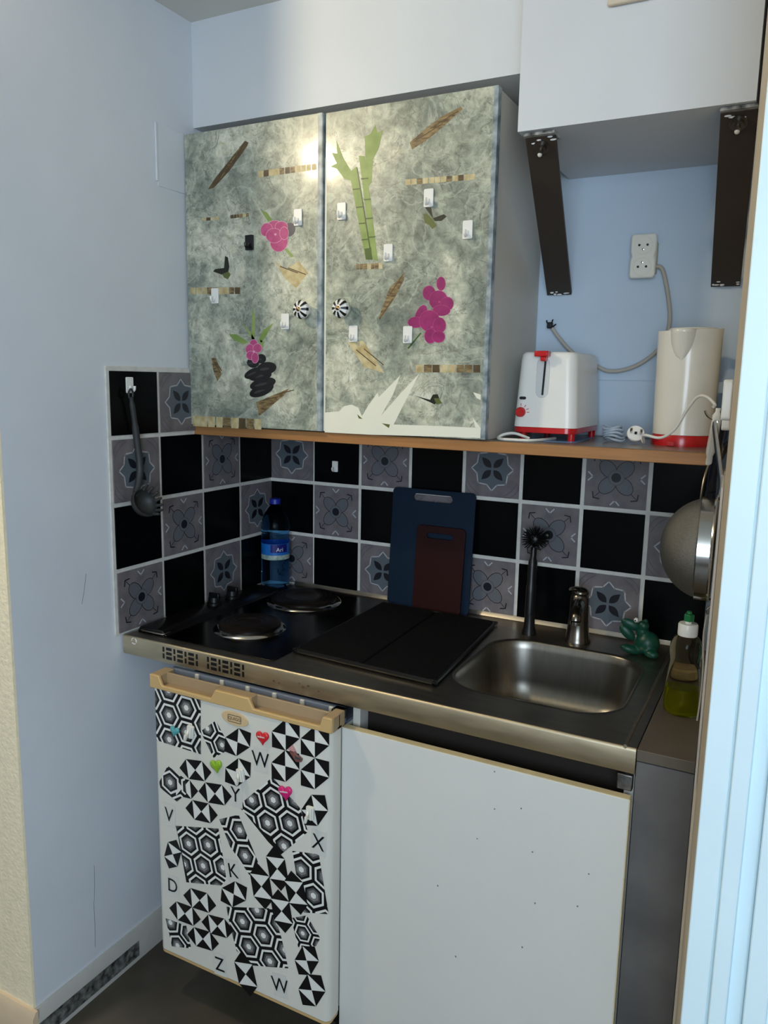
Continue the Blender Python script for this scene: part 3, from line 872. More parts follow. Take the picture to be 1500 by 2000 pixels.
for k in range(9):
    t_ = k / 8
    wid = .0240 * math.sin(math.pi / 2 * t_) ** .36 + .0003
    out_ = .0605 + .0170 * t_ ** 1.1
    zc = kb + .144 + .060 * t_
    spr.append([(kx - .006 + wid * math.cos(R(180 + 180 * q / 12)), ky - .046 - (out_ - .046) * math.sin(R(180 * q / 12)) ** .8, zc + (.004 * math.sin(R(180 * q / 12)) * 0)) for q in range(13)])
obj('spout', MB().rings(spr, closed=False, cap0=False, cap1=False), CREAMP, ke, smooth=60).modifiers.new('wall', 'SOLIDIFY').thickness = .0022
obj('lid', MB().lathe([(.050, .193), (.050, .203), (.044, .2085), (.0, .2105)], Matrix.Translation((kx + .004, ky + .007, kb)), 36), CREAMP, ke)
obj('base', MB().lathe([(.060, 0.0), (.0605, .012), (.0580, .0215)], Matrix.Translation((kx, ky, ST)), 40), REDP, ke)
obj('base_tab', MB().box(kx - .02, kx - .006, ky - .0645, ky - .05, ST + .0005, ST + .010), REDP, ke, bevel=.001)
hy = ky + .055
obj('handle', MB().tube([(kx - .01, ky + .048, kb + .185), (kx - .015, ky + .09, kb + .18), (kx - .015, ky + .102, kb + .12), (kx - .015, ky + .09, kb + .05), (kx - .01, ky + .05, kb + .035)], .010, 10), CREAMP, ke)
# kettle lead with plug
PY = -.262
pl = [(1258, 850), (1290, 855), (1318, 838), (1342, 800), (1362, 776), (1380, 775), (1396, 790)]
P3 = []
for i, (u, v) in enumerate(pl):
    q = at(u, v, 'y', PY - .016 * i)
    P3.append(q)
P3[0].z = max(P3[0].z, ST + .004); P3[1].z = max(P3[1].z, ST + .004)
P3.append(Vector((xr(-.36) - .03, -.365, P3[-1].z - .004)))
le = empty('kettle_lead', P3[0], 'thin white kettle lead with round plug arching to the hook', 'cable')
pb = at(1243, 826, 'y', -.20)
pbz = ST + .021
P3 = [Vector((pb.x + .012, -.20, ST + .012)), Vector((pb.x + .022, -.225, ST + .005))] + P3
obj('cord', MB().tube(P3, .0027, 8), WCABLE, le)
Mp = Matrix.Translation((pb.x, -.200, pbz)) @ Matrix.Rotation(R(60), 4, 'X') @ Matrix.Rotation(R(12), 4, 'Y')
plug = obj('plug', MB().lathe([(.008, -.022), (.012, -.012), (.0165, -.004), (.0175, 0), (.0165, .003), (0, .003)], Mp, 20), WPLAS, le)
for px_ in (-.0095, .0095):
    obj('plug_pin', MB().lathe([(.0024, .003), (.0024, .020), (.0012, .022)], Mp @ Matrix.Translation((px_, 0, 0)), 10), CHROME, plug)
obj('earth_slot', MB().box(-.0025, .0025, -.003, .003, .003, .0036, M=Mp), PBLK, plug)
# crumpled clear bag with coiled lead beside the plug
cbag = at(1203, 830, 'y', -.17)
mb = MB()
rnd = random.Random(3)
for k in range(5):
    mb.tube([(cbag.x + .018 * math.cos(a + k) * (1 + .2 * rnd.random()) - .002 * k, -.17 + .014 * math.sin(a + k), ST + .006 + .006 * k + .003 * math.sin(2 * a + k)) for a in [2 * math.pi * i / 8 for i in range(9)]], .0024, 6, smooth=3)
obj('coiled_lead', mb, mat('translucent_lead', S(176, 190, 204), .25, alpha=.9), label='small coil of translucent white lead between toaster and kettle', cat='cable')
# drinking glass in the corner
GL = mat('clear_glass', S(205, 222, 236), .05, trans=.85, ior=1.3)
gp = (xr(-.06) - .033, -.052)
obj('drinking_glass', MB().lathe([(.024, 0), (.026, .02), (.028, .105), (.0265, .105), (.0245, .02), (.022, .006), (0, .006)], Matrix.Translation((gp[0], gp[1], ST)), 28), GL, label='clear drinking glass in the shelf corner behind the kettle', cat='glass')

# ------------------------------------------------------------------ steel worktop with hob and sink
FYC = -.585
wt = empty('steel_worktop', (.57, -.29, C - .045), 'stainless steel kitchenette worktop with built-in hob and sink', 'worktop')
WX0, WX1 = .006, 1.147
SX0, SX1, SY0, SY1, SR = .756, 1.096, -.487, -.142, .085
hole = rrect(SX0, SX1, SY0, SY1, SR, 8)
bm = bmesh.new()
ov = [bm.verts.new((x, y, C)) for x, y in ((WX0, FYC + .004), (WX1, FYC + .004), (WX1, -.0055), (WX0, -.0055))]
hv = [bm.verts.new((x, y, C)) for x, y in hole]
ed = [bm.edges.new((ov[i], ov[(i + 1) % 4])) for i in range(4)] + [bm.edges.new((hv[i], hv[(i + 1) % len(hv)])) for i in range(len(hv))]
bmesh.ops.triangle_fill(bm, use_beauty=True, use_dissolve=False, edges=ed)
bm.verts.index_update()
mb = MB()
mb.add([v.co.copy() for v in bm.verts], [tuple(v.index for v in f.verts) for f in bm.faces])
bm.free()
obj('top', mb, STEEL, wt)
obj('front_lip', MB().prism([(FYC + .004, .0), (FYC + .001, -.0015), (FYC, -.005), (FYC, -.042), (FYC + .002, -.045), (FYC + .010, -.045), (FYC + .010, -.0015)], lambda a, b, d: (d, a, C + b), WX0, WX1), LIPM, wt, smooth=50)
obj('side_lip', MB().box(WX1 - .006, WX1, FYC + .005, -.006, C - .040, C - .0008), STEEL, wt)
obj('rear_upstand', MB().prism([(-.0055, 0), (-.013, 0), (-.0095, .006), (-.0075, .011), (-.0055, .011)], lambda a, b, d: (d, a, C + b), .09, WX1), STEEL, wt, smooth=50)
obj('end_ridge', MB().tube([(WX1 - .018, FYC + .012, C - .0015), (WX1 - .018, FYC + .05, C + .0003), (WX1 - .018, -.05, C + .0003), (WX1 - .018, -.02, C - .0015)], .0030, 8), STEEL, wt)
rs = []
for inset, z, r_ in ((-.004, .0006, SR + .004), (.0, .0002, SR), (.003, -.004, SR - .002), (.006, -.02, SR - .004), (.014, -.09, SR - .008), (.020, -.118, SR - .012), (.034, -.136, SR - .02), (.060, -.145, SR - .035), (.12, -.149, .03)):
    rs.append([(x, y, C + z) for x, y in rrect(SX0 + inset, SX1 - inset, SY0 + inset, SY1 - inset, r_, 8)])
bowl = obj('sink_bowl', MB().rings(rs, cap0=False), STEELB, wt, smooth=60)
obj('drain', MB().lathe([(.034, 0), (.030, .002), (.026, .0005), (0, .0005)], Matrix.Translation((.925, -.33, C - .149)), 28), CHROME, bowl)
# hob
hb = obj('hob_plate', MB().prism(rrect(.016, .405, -.555, -.025, .012, 4), lambda a, b, d: (a, b, C + d), .0004, .0016), STEELD, wt, bevel=.0006)
obj('control_panel', MB().prism([(.014, 0), (.022, .012), (.088, .012), (.104, .0)], lambda a, b, d: (a, d, C + b), -.548, -.100), mat('hob_panel_black', S(16, 15, 15), .25, var=.15), wt, bevel=.003)
obj('panel_end', MB().prism(rrect(.024, .098, -.552, -.520, .010, 4), lambda a, b, d: (a, b, C + d), .0016, .006), STEEL, wt, bevel=.002)
for x, y, r_, dk in ((.228, -.402, .074, 0), (.212, -.146, .088, 1)):
    Mx = Matrix.Translation((x, y, C + .0016))
    hp = obj('hot_plate', MB().lathe([(r_ - .002, .003), (r_ - .001, .013), (r_ - .006, .0155), (r_ * .42, .0155), (r_ * .38, .0135), (0, .0135)], Mx, 48), IRON, wt, smooth=30)
    obj('spill_ring', MB().lathe([(r_ + .012, 0), (r_ + .010, .003), (r_ + .002, .0075), (r_ - .001, .0078), (r_ - .002, .003)], Mx, 48, cap0=False, cap1=False), CHROME, hp)
    for gr in (.55, .68, .81): obj('groove_ring', MB().lathe([(r_ * gr - .0015, .0155), (r_ * gr, .0162), (r_ * gr + .0015, .0155)], Mx, 40, cap0=False, cap1=False), IRON, hp)
for y in (-.318, -.245):
    kn = obj('hob_knob', MB().lathe([(.019, 0), (.019, .006), (.016, .008), (.0150, .020), (.013, .0215), (0, .0215)], Matrix.Translation((.052, y, C + .0118)), 24), BLACK, wt)
    obj('knob_grip', MB().box(.036, .068, y - .004, y + .004, C + .028, C + .042), BLACK, kn, bevel=.002)
obj('rivet', MB().ball((.148, -.035, C + .001), (.014, .008, .003), seg=14, rn=6), CHROME, wt)
# air slots in basket weave: lip uncut, shade of the openings painted as black pieces
x0 = at(404, 1285, 'y', FYC).x; x1 = at(482, 1315, 'y', FYC).x
xa = at(317, 1262, 'y', FYC).x; xb = at(391, 1284, 'y', FYC).x
for gx0, gx1 in ((x0, x1), (xa, xb)):
    n = 7
    wv = (gx1 - gx0) / 17
    for c in range(n):
        cx_ = gx0 + wv * (.5 + c * 2.5)
        if c % 2 == 0:
            for q in range(2 if c % 4 == 0 else 2):
                zc = C - .0135 - q * .0155
                obj('air_slot_shade', MB().box(cx_ - wv * .42, cx_ + wv * .42, FYC - .0004, FYC + .002, zc - .0058, zc + .0058), PBLK, wt)
        else:
            for q in range(3):
                zc = C - .0110 - q * .0105
                obj('air_slot_shade', MB().box(cx_ - wv * 1.25, cx_ + wv * 1.25, FYC - .0004, FYC + .002, zc - .0033, zc + .0033), PBLK, wt)
# worn round emblem scratched on the lip's left end
e0 = at(262, 1252, 'y', FYC)
mb = MB()
for k in range(3):
    a = R(100 + 120 * k)
    mb.tube([(e0.x + .007 * math.cos(a + t), FYC - .0004, e0.z + .007 * math.sin(a + t)) for t in (0, .35, .7, 1.05, 1.4)], .0012, 6, smooth=2)
obj('emblem', mb, WPLAS, wt)
for u, v, r_ in ((535, 1330, .003), (545, 1334, .0025), (585, 1335, .0025), (592, 1342, .004), (602, 1340, .003), (622, 1350, .002)):
    q = at(u, v, 'y', FYC)
    obj('rust_spot', MB().prism(ell(q.x, q.z, r_, r_ * .8, 0, 9), lambda a, b, d: (a, d, b), FYC - .0003, FYC + .0005), mat('rust', S(92, 70, 48), .7, var=.3, scale=200), wt)

# tap
tp = empty('tap', (.928, -.092, C), 'dark chrome mixer tap behind the sink bowl', 'tap')
T = Matrix.Translation((.928, -.092, C))
obj('column', MB().lathe([(.030, .0), (.0305, .004), (.027, .010), (.0235, .04), (.0215, .08), (.0215, .100), (.0195, .110), (.012, .118), (0, .120)], T, 32), TAPM, tp)
obj('spout', MB().tube([(.928, -.095, C + .088), (.934, -.125, C + .096), (.940, -.160, C + .095), (.943, -.182, C + .086), (.944, -.187, C + .076)], [.016, .0145, .0135, .0125, .0125], 14), TAPM, tp)
obj('lever_cap', MB().ball((.928, -.088, C + .116), (.020, .021, .012), seg=20, rn=10), TAPM, tp)
obj('lever', MB().tube([(.926, -.090, C + .122), (.922, -.104, C + .128), (.914, -.128, C + .131)], [.008, .006, .005], 10, flat=.6), TAPM, tp)
obj('aerator', MB().lathe([(.0118, 0), (.0118, -.008), (0, -.008)], Matrix.Translation((.944, -.187, C + .0765)), 18), CHROME, tp)

# washing-up brush standing by the tap
br = empty('dish_brush', (.815, -.098, C), 'black washing-up brush standing upright left of the tap', 'brush')
obj('stand', MB().lathe([(.017, 0), (.0165, .006), (.013, .020), (.0115, .05)], Matrix.Translation((.815, -.098, C)), 22), BLACK, br)
obj('handle', MB().tube([(.815, -.098, C + .02), (.814, -.092, C + .09), (.812, -.085, C + .15), (.811, -.078, C + .205)], [.0125, .0130, .0110, .0075], 12, flat=.85), BLACK, br)
hc = Vector((.811, -.074, C + .224))
obj('head', MB().ball(hc, (.016, .014, .018), seg=18, rn=10), BLACK, br)
rnd = random.Random(9)
mb = MB()
for k in range(110):
    z = 1 - 2 * (k + .5) / 110; a = k * 2.39996
    d = Vector((math.sqrt(1 - z * z) * math.cos(a), math.sqrt(1 - z * z) * math.sin(a), z))
    if d.z < -.75: continue
    mb.tube([hc + d * .012, hc + d * (.030 + .003 * rnd.random())], [.0016, .0012], 5, smooth=0)
tag(obj('bristles', mb, BLACK, br), kind='stuff')
obj('scraper', MB().ball((.838, -.070, C + .236), (.010, .008, .009), seg=14, rn=8), BLACK, br)

# ------------------------------------------------------------------ folded drying mat
dm = empty('drying_mat', (.57, -.27, C), 'black folded drying mat lying flat between hob and sink', 'drying mat')
c00 = at(578, 1270, 'z', .006); c01 = at(748, 1179, 'z', .006); c11 = at(967, 1217, 'z', .006); c10 = at(850, 1334, 'z', .006)
c01.y = min(c01.y, -.062); c11.y = min(c11.y, -.062)


def quadpt(s, t):
    return (c00 * (1 - s) + c10 * s) * (1 - t) + (c01 * (1 - s) + c11 * s) * t


for half, (s0, s1) in enumerate(((.0, .492), (.508, 1.0))):
    ol = rrect(s0, s1, 0, 1, .045, 5)
    def f(a, b, d, s0=s0):
        q = quadpt(a, b); return Vector((q.x, q.y, C + d))
    base = .0012
    obj('padded_panel', MB().prism(ol, f, base, base + .010), MATB, dm, bevel=.003)
obj('fold', MB().prism([(.47, .005), (.53, .005), (.53, .995), (.47, .995)], f, .0012, .0075), MATB, dm)
obj('binding', MB().tube([(quadpt(a, b).x, quadpt(a, b).y, C + .0062) for a, b in (rrect(0, 1, 0, 1, .05, 4) + [rrect(0, 1, 0, 1, .05, 4)[0]])], .0048, 8, smooth=2), BLACK, dm)

# ------------------------------------------------------------------ cutting boards leaning on the tiles
def board(name, x0, x1, h, y_top, y_bot, th, hole, m, lab):
    """built upright from its lower edge, then tilted back against the tiles"""
    e = empty(name, ((x0 + x1) / 2, y_bot, C), lab, 'cutting board', 'cutting boards leaning on the tiles')
    tilt = math.asin((y_top - y_bot) / h)
    M = Matrix.Translation((0, y_bot, C)) @ Matrix.Rotation(-tilt, 4, 'X')
    ol = rrect(x0, x1, 0, h, .012, 4)
    hx0, hx1, hz0, hz1 = hole
    hl = rrect(hx0, hx1, hz0, hz1, (hz1 - hz0) * .48, 5)
    bm = bmesh.new()
    a = [bm.verts.new((x, 0, z)) for x, z in ol]; b = [bm.verts.new((x, 0, z)) for x, z in hl]
    ed = [bm.edges.new((a[i], a[(i + 1) % len(a)])) for i in range(len(a))] + [bm.edges.new((b[i], b[(i + 1) % len(b)])) for i in range(len(b))]
    bmesh.ops.triangle_fill(bm, use_beauty=True, use_dissolve=False, edges=ed)
    r = bmesh.ops.extrude_face_region(bm, geom=list(bm.faces))
    bmesh.ops.translate(bm, vec=(0, -th, 0), verts=[v for v in r['geom'] if isinstance(v, bmesh.types.BMVert)])
    bm.verts.index_update()
    mb = MB().add([M @ v.co for v in bm.verts], [tuple(v.index for v in f_.verts) for f_ in bm.faces])
    bm.free()
    obj('slab', mb, m, e, bevel=.0012)


board('cutting_board', .409, .640, .312, -.016, -.040, .006, (.468, .578, .281, .300), BOARDB, 'large dark blue cutting board leaning against the tiles')
board('cutting_board', .488, .622, .222, -.032, -.052, .0055, (.516, .590, .190, .204), BOARDR, 'small dark red cutting board in front of the blue one')

# ------------------------------------------------------------------ water bottle in the corner
bx, by = .0545, -.054
wb = empty('water_bottle', (bx, by, C), 'blue tinted plastic water bottle in the corner behind the hob', 'bottle')
MW = Matrix.Translation((bx, by, C + .0125)) if False else Matrix.Translation((bx, by, C + .0018))
PET = mat('blue_pet', S(140, 186, 218), .06, trans=1, ior=1.12)
prof = [(.030, 0), (.038, .004), (.0405, .012), (.0405, .03)]
for k in range(4):
    z = .034 + k * .010
    prof += [(.0405, z), (.0388, z + .004), (.0405, z + .008)]
prof += [(.0395, .082), (.0395, .128), (.0405, .134)]
for k in range(3):
    z = .138 + k * .011
    prof += [(.0405, z), (.0386, z + .005), (.0405, z + .009)]
prof += [(.0400, .175), (.0375, .190), (.031, .208), (.022, .222), (.0145, .231), (.0135, .236)]
obj('shell', MB().lathe(prof, MW, 40), PET, wb, smooth=50)
obj('neck_ring', MB().lathe([(.0165, .2345), (.0165, .2365), (.0135, .2370)], MW, 24), PET, wb)
obj('cap', MB().lathe([(.0155, .2375), (.0155, .2505), (.0145, .252), (0, .252)], MW, 24), mat('cap_blue', S(24, 40, 150), .35), wb)
LB = mat('label_blue', S(26, 104, 186), .35); LD = mat('label_navy', S(22, 28, 110), .35); LWh = mat('label_pale', S(188, 198, 190), .4, col2=S(120, 150, 140), scale=90)
lab = obj('label', MB().lathe([(.0402, .096), (.0402, .128)], MW, 40, cap0=False, cap1=False), LB, wb)
obj('label_band', MB().lathe([(.0402, .083), (.0402, .096)], MW, 40, cap0=False, cap1=False), LWh, lab)
fa = math.atan2(CAM_LOC.y - by, CAM_LOC.x - bx)


def cyl(a, z, r_): return (bx + r_ * math.cos(a), by + r_ * math.sin(a), C + .0018 + z)


mb = MB()
for k in range(8):
    a0 = fa - .35 + 1.25 * k / 8; a1 = fa - .35 + 1.25 * (k + 1) / 8
    mb.poly([cyl(a0, .104, .0405), cyl(a1, .104, .0405), cyl(a1, .127, .0405), cyl(a0, .127, .0405)])
obj('label_panel', mb, LD, lab)
mb = MB()
for poly_ in text_mesh('Ari', .016):
    mb.poly([cyl(fa + .30 + x / .0408, .112 + y, .0409) for x, y in poly_])
obj('lettering', mb, PWHT, lab, smooth=0)

# ------------------------------------------------------------------ washing-up liquid on the ledge
lx, ly = 1.192, -.395
ds = empty('soap_bottle', (lx, ly, C), 'clear washing-up liquid bottle with white cap and green nozzle', 'bottle')
SOAPB = mat('clear_bottle', S(206, 210, 196), .05, trans=1, ior=1.16)
SOAPL = mat('yellow_liquid', S(186, 184, 20), .1, trans=.85, ior=1.2)


def oval(prof, sx=1.0, sy=.74, seg=32):
    return [[(lx + r_ * sx * math.cos(2 * math.pi * i / seg), ly + r_ * sy * math.sin(2 * math.pi * i / seg), C + z) for i in range(seg)] for r_, z in prof]


obj('shell', MB().rings(oval([(.027, .0), (.0305, .004), (.032, .02), (.0315, .05), (.029, .075), (.026, .092), (.0265, .105), (.0285, .118), (.027, .132), (.020, .144), (.0135, .148)])), SOAPB, ds, smooth=50)
obj('liquid', MB().rings(oval([(.026, .002), (.0295, .006), (.031, .02), (.0305, .05)])), SOAPL, ds, smooth=50)
obj('back_label', MB().rings([[(lx + (r_ + .0006) * math.cos(a), ly + (r_ + .0006) * .74 * math.sin(a), C + z) for a in [R(-28 + 9 * i) for i in range(7)]] for r_, z in ((.0318, .02), (.0314, .05), (.029, .075), (.026, .090))], closed=False, cap0=False, cap1=False), mat('label_grey', S(150, 152, 150), .4, col2=S(110, 112, 108), scale=120), ds)
obj('cap', MB().lathe([(.0165, .147), (.017, .149), (.017, .166), (.0155, .169), (.0055, .1692), (.0055, .173), (0, .173)], Matrix.Translation((lx, ly, C)), 28), WPLAS, ds)
star = []
for k in range(10):
    a = 2 * math.pi * k / 10; r_ = .0095 if k % 2 == 0 else .0068
    star.append((lx + r_ * math.cos(a), ly + r_ * math.sin(a)))
obj('nozzle', MB().prism(star, lambda a, b, d: (a, b, C + d), .173, .186).lathe([(.005, .186), (.004, .191), (0, .192)], Matrix.Translation((lx, ly, C)), 12), mat('nozzle_green', S(20, 110, 60), .4), ds, bevel=.001)

# green rubber frog holding the scourer, by the tap
FG = mat('frog_green', S(8, 66, 50), .38, var=.1)
fr = empty('frog_sponge_holder', (1.080, -.105, C), 'dark green rubber frog figure at the right rear of the sink', 'sponge holder')
mb = MB()
fx, fyy = 1.084, -.102
mb.ball((fx, fyy, C + .026), (.027, .024, .027), seg=18, rn=11)
mb.ball((fx - .012, fyy - .004, C + .052), (.014, .013, .016), seg=14, rn=9)
mb.ball((fx - .010, fyy - .006, C + .066), (.013, .012, .012), seg=14, rn=9)
mb.ball((fx - .032, fyy - .016, C + .011), (.024, .012, .010), (0, .25, .3), seg=14, rn=9)
mb.ball((fx + .012, fyy - .020, C + .010), (.018, .013, .010), (0, .1, -.4), seg=14, rn=9)
o = obj('body', mb, FG, fr)
rm = o.modifiers.new('skin', 'REMESH'); rm.mode = 'VOXEL'; rm.voxel_size = .0022; rm.use_smooth_shade = True
sm = o.modifiers.new('soft', 'SMOOTH'); sm.iterations = 6
for s_, (dx, dz, ro) in enumerate(((-.036, .066, .35), (-.042, .046, .75))):
    obj('webbed_hand', MB().ball((fx + dx, fyy - .012, C + dz), (.022, .006, .011), (0, ro, .15), seg=16, rn=9), FG, fr)
for ex in (-.017, .003):
    ey = obj('eye', MB().ball((fx - .008 + ex, fyy - .013, C + .078), .0052, seg=12, rn=8), WPLAS if ex < 0 else FG, fr)
    obj('pupil', MB().ball((fx - .008 + ex - .001, fyy - .0178, C + .078), .0018, seg=8, rn=6), BLACK, ey)
obj('scourer', MB().prism(rrect(1.150, 1.198, -.24, -.180, .008, 3), lambda a, b, d: (a, b, C + d), .0005, .022), mat('sponge_beige', S(150, 126, 92), .9, var=.15, scale=80, bump=.6, bscale=200), bevel=.004, label='small beige sponge behind the washing-up liquid bottle', cat='sponge')

# ------------------------------------------------------------------ filler ledge and panel at the right
lg = empty('filler_panel', (1.197, -.3, 0), 'dark grey filler panel with laminate ledge right of the sink', 'panel')
xa = WX1 + .0015
wl = lambda y: xr(y) - .005
mb = MB().add([(xa, FYC, C - .02), (wl(FYC), FYC, C - .02), (wl(-.006), -.006, C - .02), (xa, -.006, C - .02), (xa, FYC, C - .0005), (wl(FYC), FYC, C - .0005), (wl(-.006), -.006, C - .0005), (xa, -.006, C - .0005)],
              [(0, 1, 2, 3), (4, 5, 6, 7), (0, 1, 5, 4), (1, 2, 6, 5), (2, 3, 7, 6), (3, 0, 4, 7)])
obj('ledge', mb, LEDGE, lg, bevel=.001)
obj('front_panel', MB().box(xa, xr(FYC) - .005, FYC + .002, FYC + .018, 0.001, C - .022), PANELG, lg, bevel=.001)
# thin splash panel on the skewed right wall
nW = Vector((-1, -.0610, 0)).normalized(); tW = Vector((.0610, -1, 0)).normalized()
sp0 = Vector((xr(-.02), -.02, 0)); spl = MB()
vs = []
for y in (-.012, -.604):
    for off in (.0003, .004):
        for z in (C - .034 if y < -.3 else C + .001, C + .44):
            q = Vector((xr(y), y, z)) + nW * off; vs.append(q)
spl.add(vs, [(0, 1, 3, 2), (4, 6, 7, 5), (0, 4, 5, 1), (2, 3, 7, 6), (0, 2, 6, 4), (1, 5, 7, 3)])
obj('splash_panel', spl, mat('splash_laminate', S(206, 198, 190), .45, var=.05), bevel=.0008, label='thin pale splash panel fixed on the right wall above the ledge', cat='panel')

# ------------------------------------------------------------------ fridge
FX0, FX1, FY = .150, .602, -.645
FZ0, FZ1 = C - .712, C - .046
fg = empty('fridge', (.376, -.33, 0), 'small white under-counter fridge covered in black and white stickers', 'fridge')
obj('body', MB().box(FX0 - .002, FX1 - .004, -.592, -.06, .128, C - .088), FRIDGEW, fg, bevel=.004)
obj('shade_block', MB().box(FX0 + .01, FX1 - .016, -.53, -.08, .02, .1282), BLACK, fg, bevel=.003)  # black block added to make the shadow below the fridge door
tb = obj('top_frame', MB().box(FX0, FX1 - .008, -.588, -.574, C - .0875, C - .052).box(FX0, FX1 - .008, -.588, -.10, C - .0878, C - .0835), FRIDGEG, fg, bevel=.001)
for k in range(6):
    xx = FX0 + .075 + k * .068
    obj('rib', MB().box(xx, xx + .009, -.594, -.5885, C - .0860, C - .050), FRIDGEW, fg, bevel=.001)
for fx_ in (FX0 + .04, FX1 - .05):
    for fy2 in (-.50, -.11):
        obj('foot', MB().lathe([(.018, 0), (.018, .02), (.012, .0195), (.012, .0205)], Matrix.Translation((fx_, fy2, .0005)), 14), BLACK, fg)
door = obj('door', MB().prism(rrect(FX0, FX1, FY, -.5965, .014, 4), lambda a, b, d: (a, b, d), FZ0 + .006, C - .076), FRIDGEW, fg, bevel=.002)
obj('bottom_trim', MB().prism(rrect(FX0 + .001, FX1 - .001, FY + .0005, -.598, .013, 4), lambda a, b, d: (a, b, d), FZ0, FZ0 + .006), TAN, door)
W_ = FX1 - FX0
hz0, hz1 = C - .0765, FZ1
lowz = hz0 + .010
fx = lambda t: FX0 - .003 + (W_ + .007) * t
prof = [(fx(0), hz0), (fx(1), hz0), (fx(1), hz1), (fx(.955), hz1), (fx(.94), lowz), (fx(.60), lowz), (fx(.575), hz1), (fx(.39), hz1), (fx(.365), lowz), (fx(.075), lowz), (fx(.055), hz1), (fx(0), hz1)]
hd = obj('handle_rail', MB().prism(prof, lambda a, b, d: (a, d, b), FY - .004, FY + .004), TAN, door, bevel=.002)
obj('rail_back', MB().prism(rrect(fx(0), fx(1), FY + .004, -.598, .014, 4), lambda a, b, d: (a, b, d), hz0, hz0 + .006).box(fx(0), fx(1), FY + .022, FY + .027, hz0, hz1 - .001).box(fx(0), fx(.055), FY + .003, -.60, hz0, hz1 - .0005).box(fx(.955), fx(1), FY + .003, -.60, hz0, hz1 - .0005).box(fx(.385), fx(.58), FY + .003, FY + .024, hz0, hz1 - .0005), TAND, hd, bevel=.0012)
obj('hinge', MB().box(FX1 - .03, FX1 - .004, -.596, -.575, C - .072, C - .052), BLACK, fg, bevel=.002)


def fp(u, v, k=1.0):
    p = at(u, v, 'y', FY)
    return Vector((p.x, FY - .00016 * k, p.z))


c6 = lambda x, y: (280 + x / 3.5714, 1280 + y / 3.5714)
c7 = lambda x, y: (280 + x / 3.5714, 1600 + y / 3.5714)


def w2(cp):
    p = at(*cp, 'y', FY); return Vector((p.x, p.z))


def clip(poly, cl):
    """Sutherland-Hodgman, cl convex counter-clockwise"""
    out = poly
    for i in range(len(cl)):
        a, b = cl[i], cl[(i + 1) % len(cl)]
        inp = out; out = []
        for j in range(len(inp)):
            p, q = inp[j], inp[(j + 1) % len(inp)]
            sp_ = (b[0] - a[0]) * (p[1] - a[1]) - (b[1] - a[1]) * (p[0] - a[0])
            sq = (b[0] - a[0]) * (q[1] - a[1]) - (b[1] - a[1]) * (q[0] - a[0])
            if sp_ >= 0: out.append(p)
            if (sp_ >= 0) != (sq >= 0):
                t = sp_ / (sp_ - sq); out.append((p[0] + (q[0] - p[0]) * t, p[1] + (q[1] - p[1]) * t))
        if len(out) < 3: return []
    return out


def ccw(P):
    a = sum(P[i][0] * P[(i + 1) % len(P)][1] - P[(i + 1) % len(P)][0] * P[i][1] for i in range(len(P)))
    return P if a > 0 else P[::-1]


def hexa(c, r_, rot): return [(c[0] + r_ * math.cos(rot + math.pi / 3 * k), c[1] + r_ * math.sin(rot + math.pi / 3 * k)) for k in range(6)]


def hex_patch(cf, outline, c0, c1):
    cl = ccw([tuple(w2(cf(*p))) for p in outline])
    a = w2(cf(*c0)); b = w2(cf(*c1)); d = b - a
    sp_ = max(.030, min(.056, d.length)); ang = math.atan2(d.y, d.x)
    e1 = Vector((math.cos(ang), math.sin(ang))) * sp_; e2 = Vector((math.cos(ang + math.pi / 3), math.sin(ang + math.pi / 3))) * sp_
    mb = MB()
    put = lambda P, mi, k: mb.poly([(x, FY - .00016 * k, z) for x, z in P], mi)
    put(cl, 0, 1)
    r_ = sp_ / math.sqrt(3)
    for i in range(-7, 8):
        for j in range(-7, 8):
            c = a + e1 * i + e2 * j
            if not any((c - Vector(p)).length < .35 for p in cl): continue
            for k, (f_, mi) in enumerate(((.87, 1), (.70, 0), (.54, 2), (.40, 3), (.21, 1))):
                P = clip(hexa(c, r_ * f_, ang + math.pi / 6), cl)
                if len(P) >= 3: put(P, mi, 2 + k * .5)
    obj('hexagon_sticker', mb, [PBLK, PWHT, PG1, PG2], door, smooth=0)


hex_patch(c6, [(80, 205), (235, 242), (400, 290), (402, 690), (92, 592)], (300, 365), (170, 420))
hex_patch(c6, [(398, 530), (505, 455), (612, 650), (490, 715)], (560, 480), (448, 510))
hex_patch(c6, [(110, 885), (170, 770), (290, 860), (302, 965), (235, 1020), (120, 925)], (188, 885), (340, 930))
hex_patch(c6, [(660, 1050), (900, 850), (1090, 1060), (1150, 1230), (1080, 1290), (960, 1390), (870, 1300), (700, 1090)], (868, 1168), (1047, 1172))
hex_patch(c7, [(530, 0), (665, -32), (830, 370), (740, 388), (605, 190)], (712, 255), (560, 150))
hex_patch(c7, [(225, 45), (525, 65), (580, 420), (545, 462), (300, 440), (245, 130)], (318, 170), (467, 180))
hex_patch(c7, [(1040, 220), (1225, 245), (1292, 662), (1110, 650)], (1187, 533), (1100, 345))
hex_patch(c7, [(580, 610), (900, 622), (965, 830), (1012, 1040), (760, 1020), (650, 915), (600, 720)], (692, 712), (855, 822))
hex_patch(c7, [(1030, 690), (1140, 670), (1235, 830), (1205, 885), (1080, 892)], (1113, 795), (1000, 710))
hex_patch(c7, [(155, 690), (300, 742), (335, 902), (200, 885)], (240, 880), (190, 720))


cA = lambda x, y: (500 + x / 8.3333, 1380 + y / 8.3333)
cB = lambda x, y: (320 + x / 8.3333, 1460 + y / 8.3333)
cD = lambda x, y: (320 + x / 8.3333, 1640 + y / 8.3333)


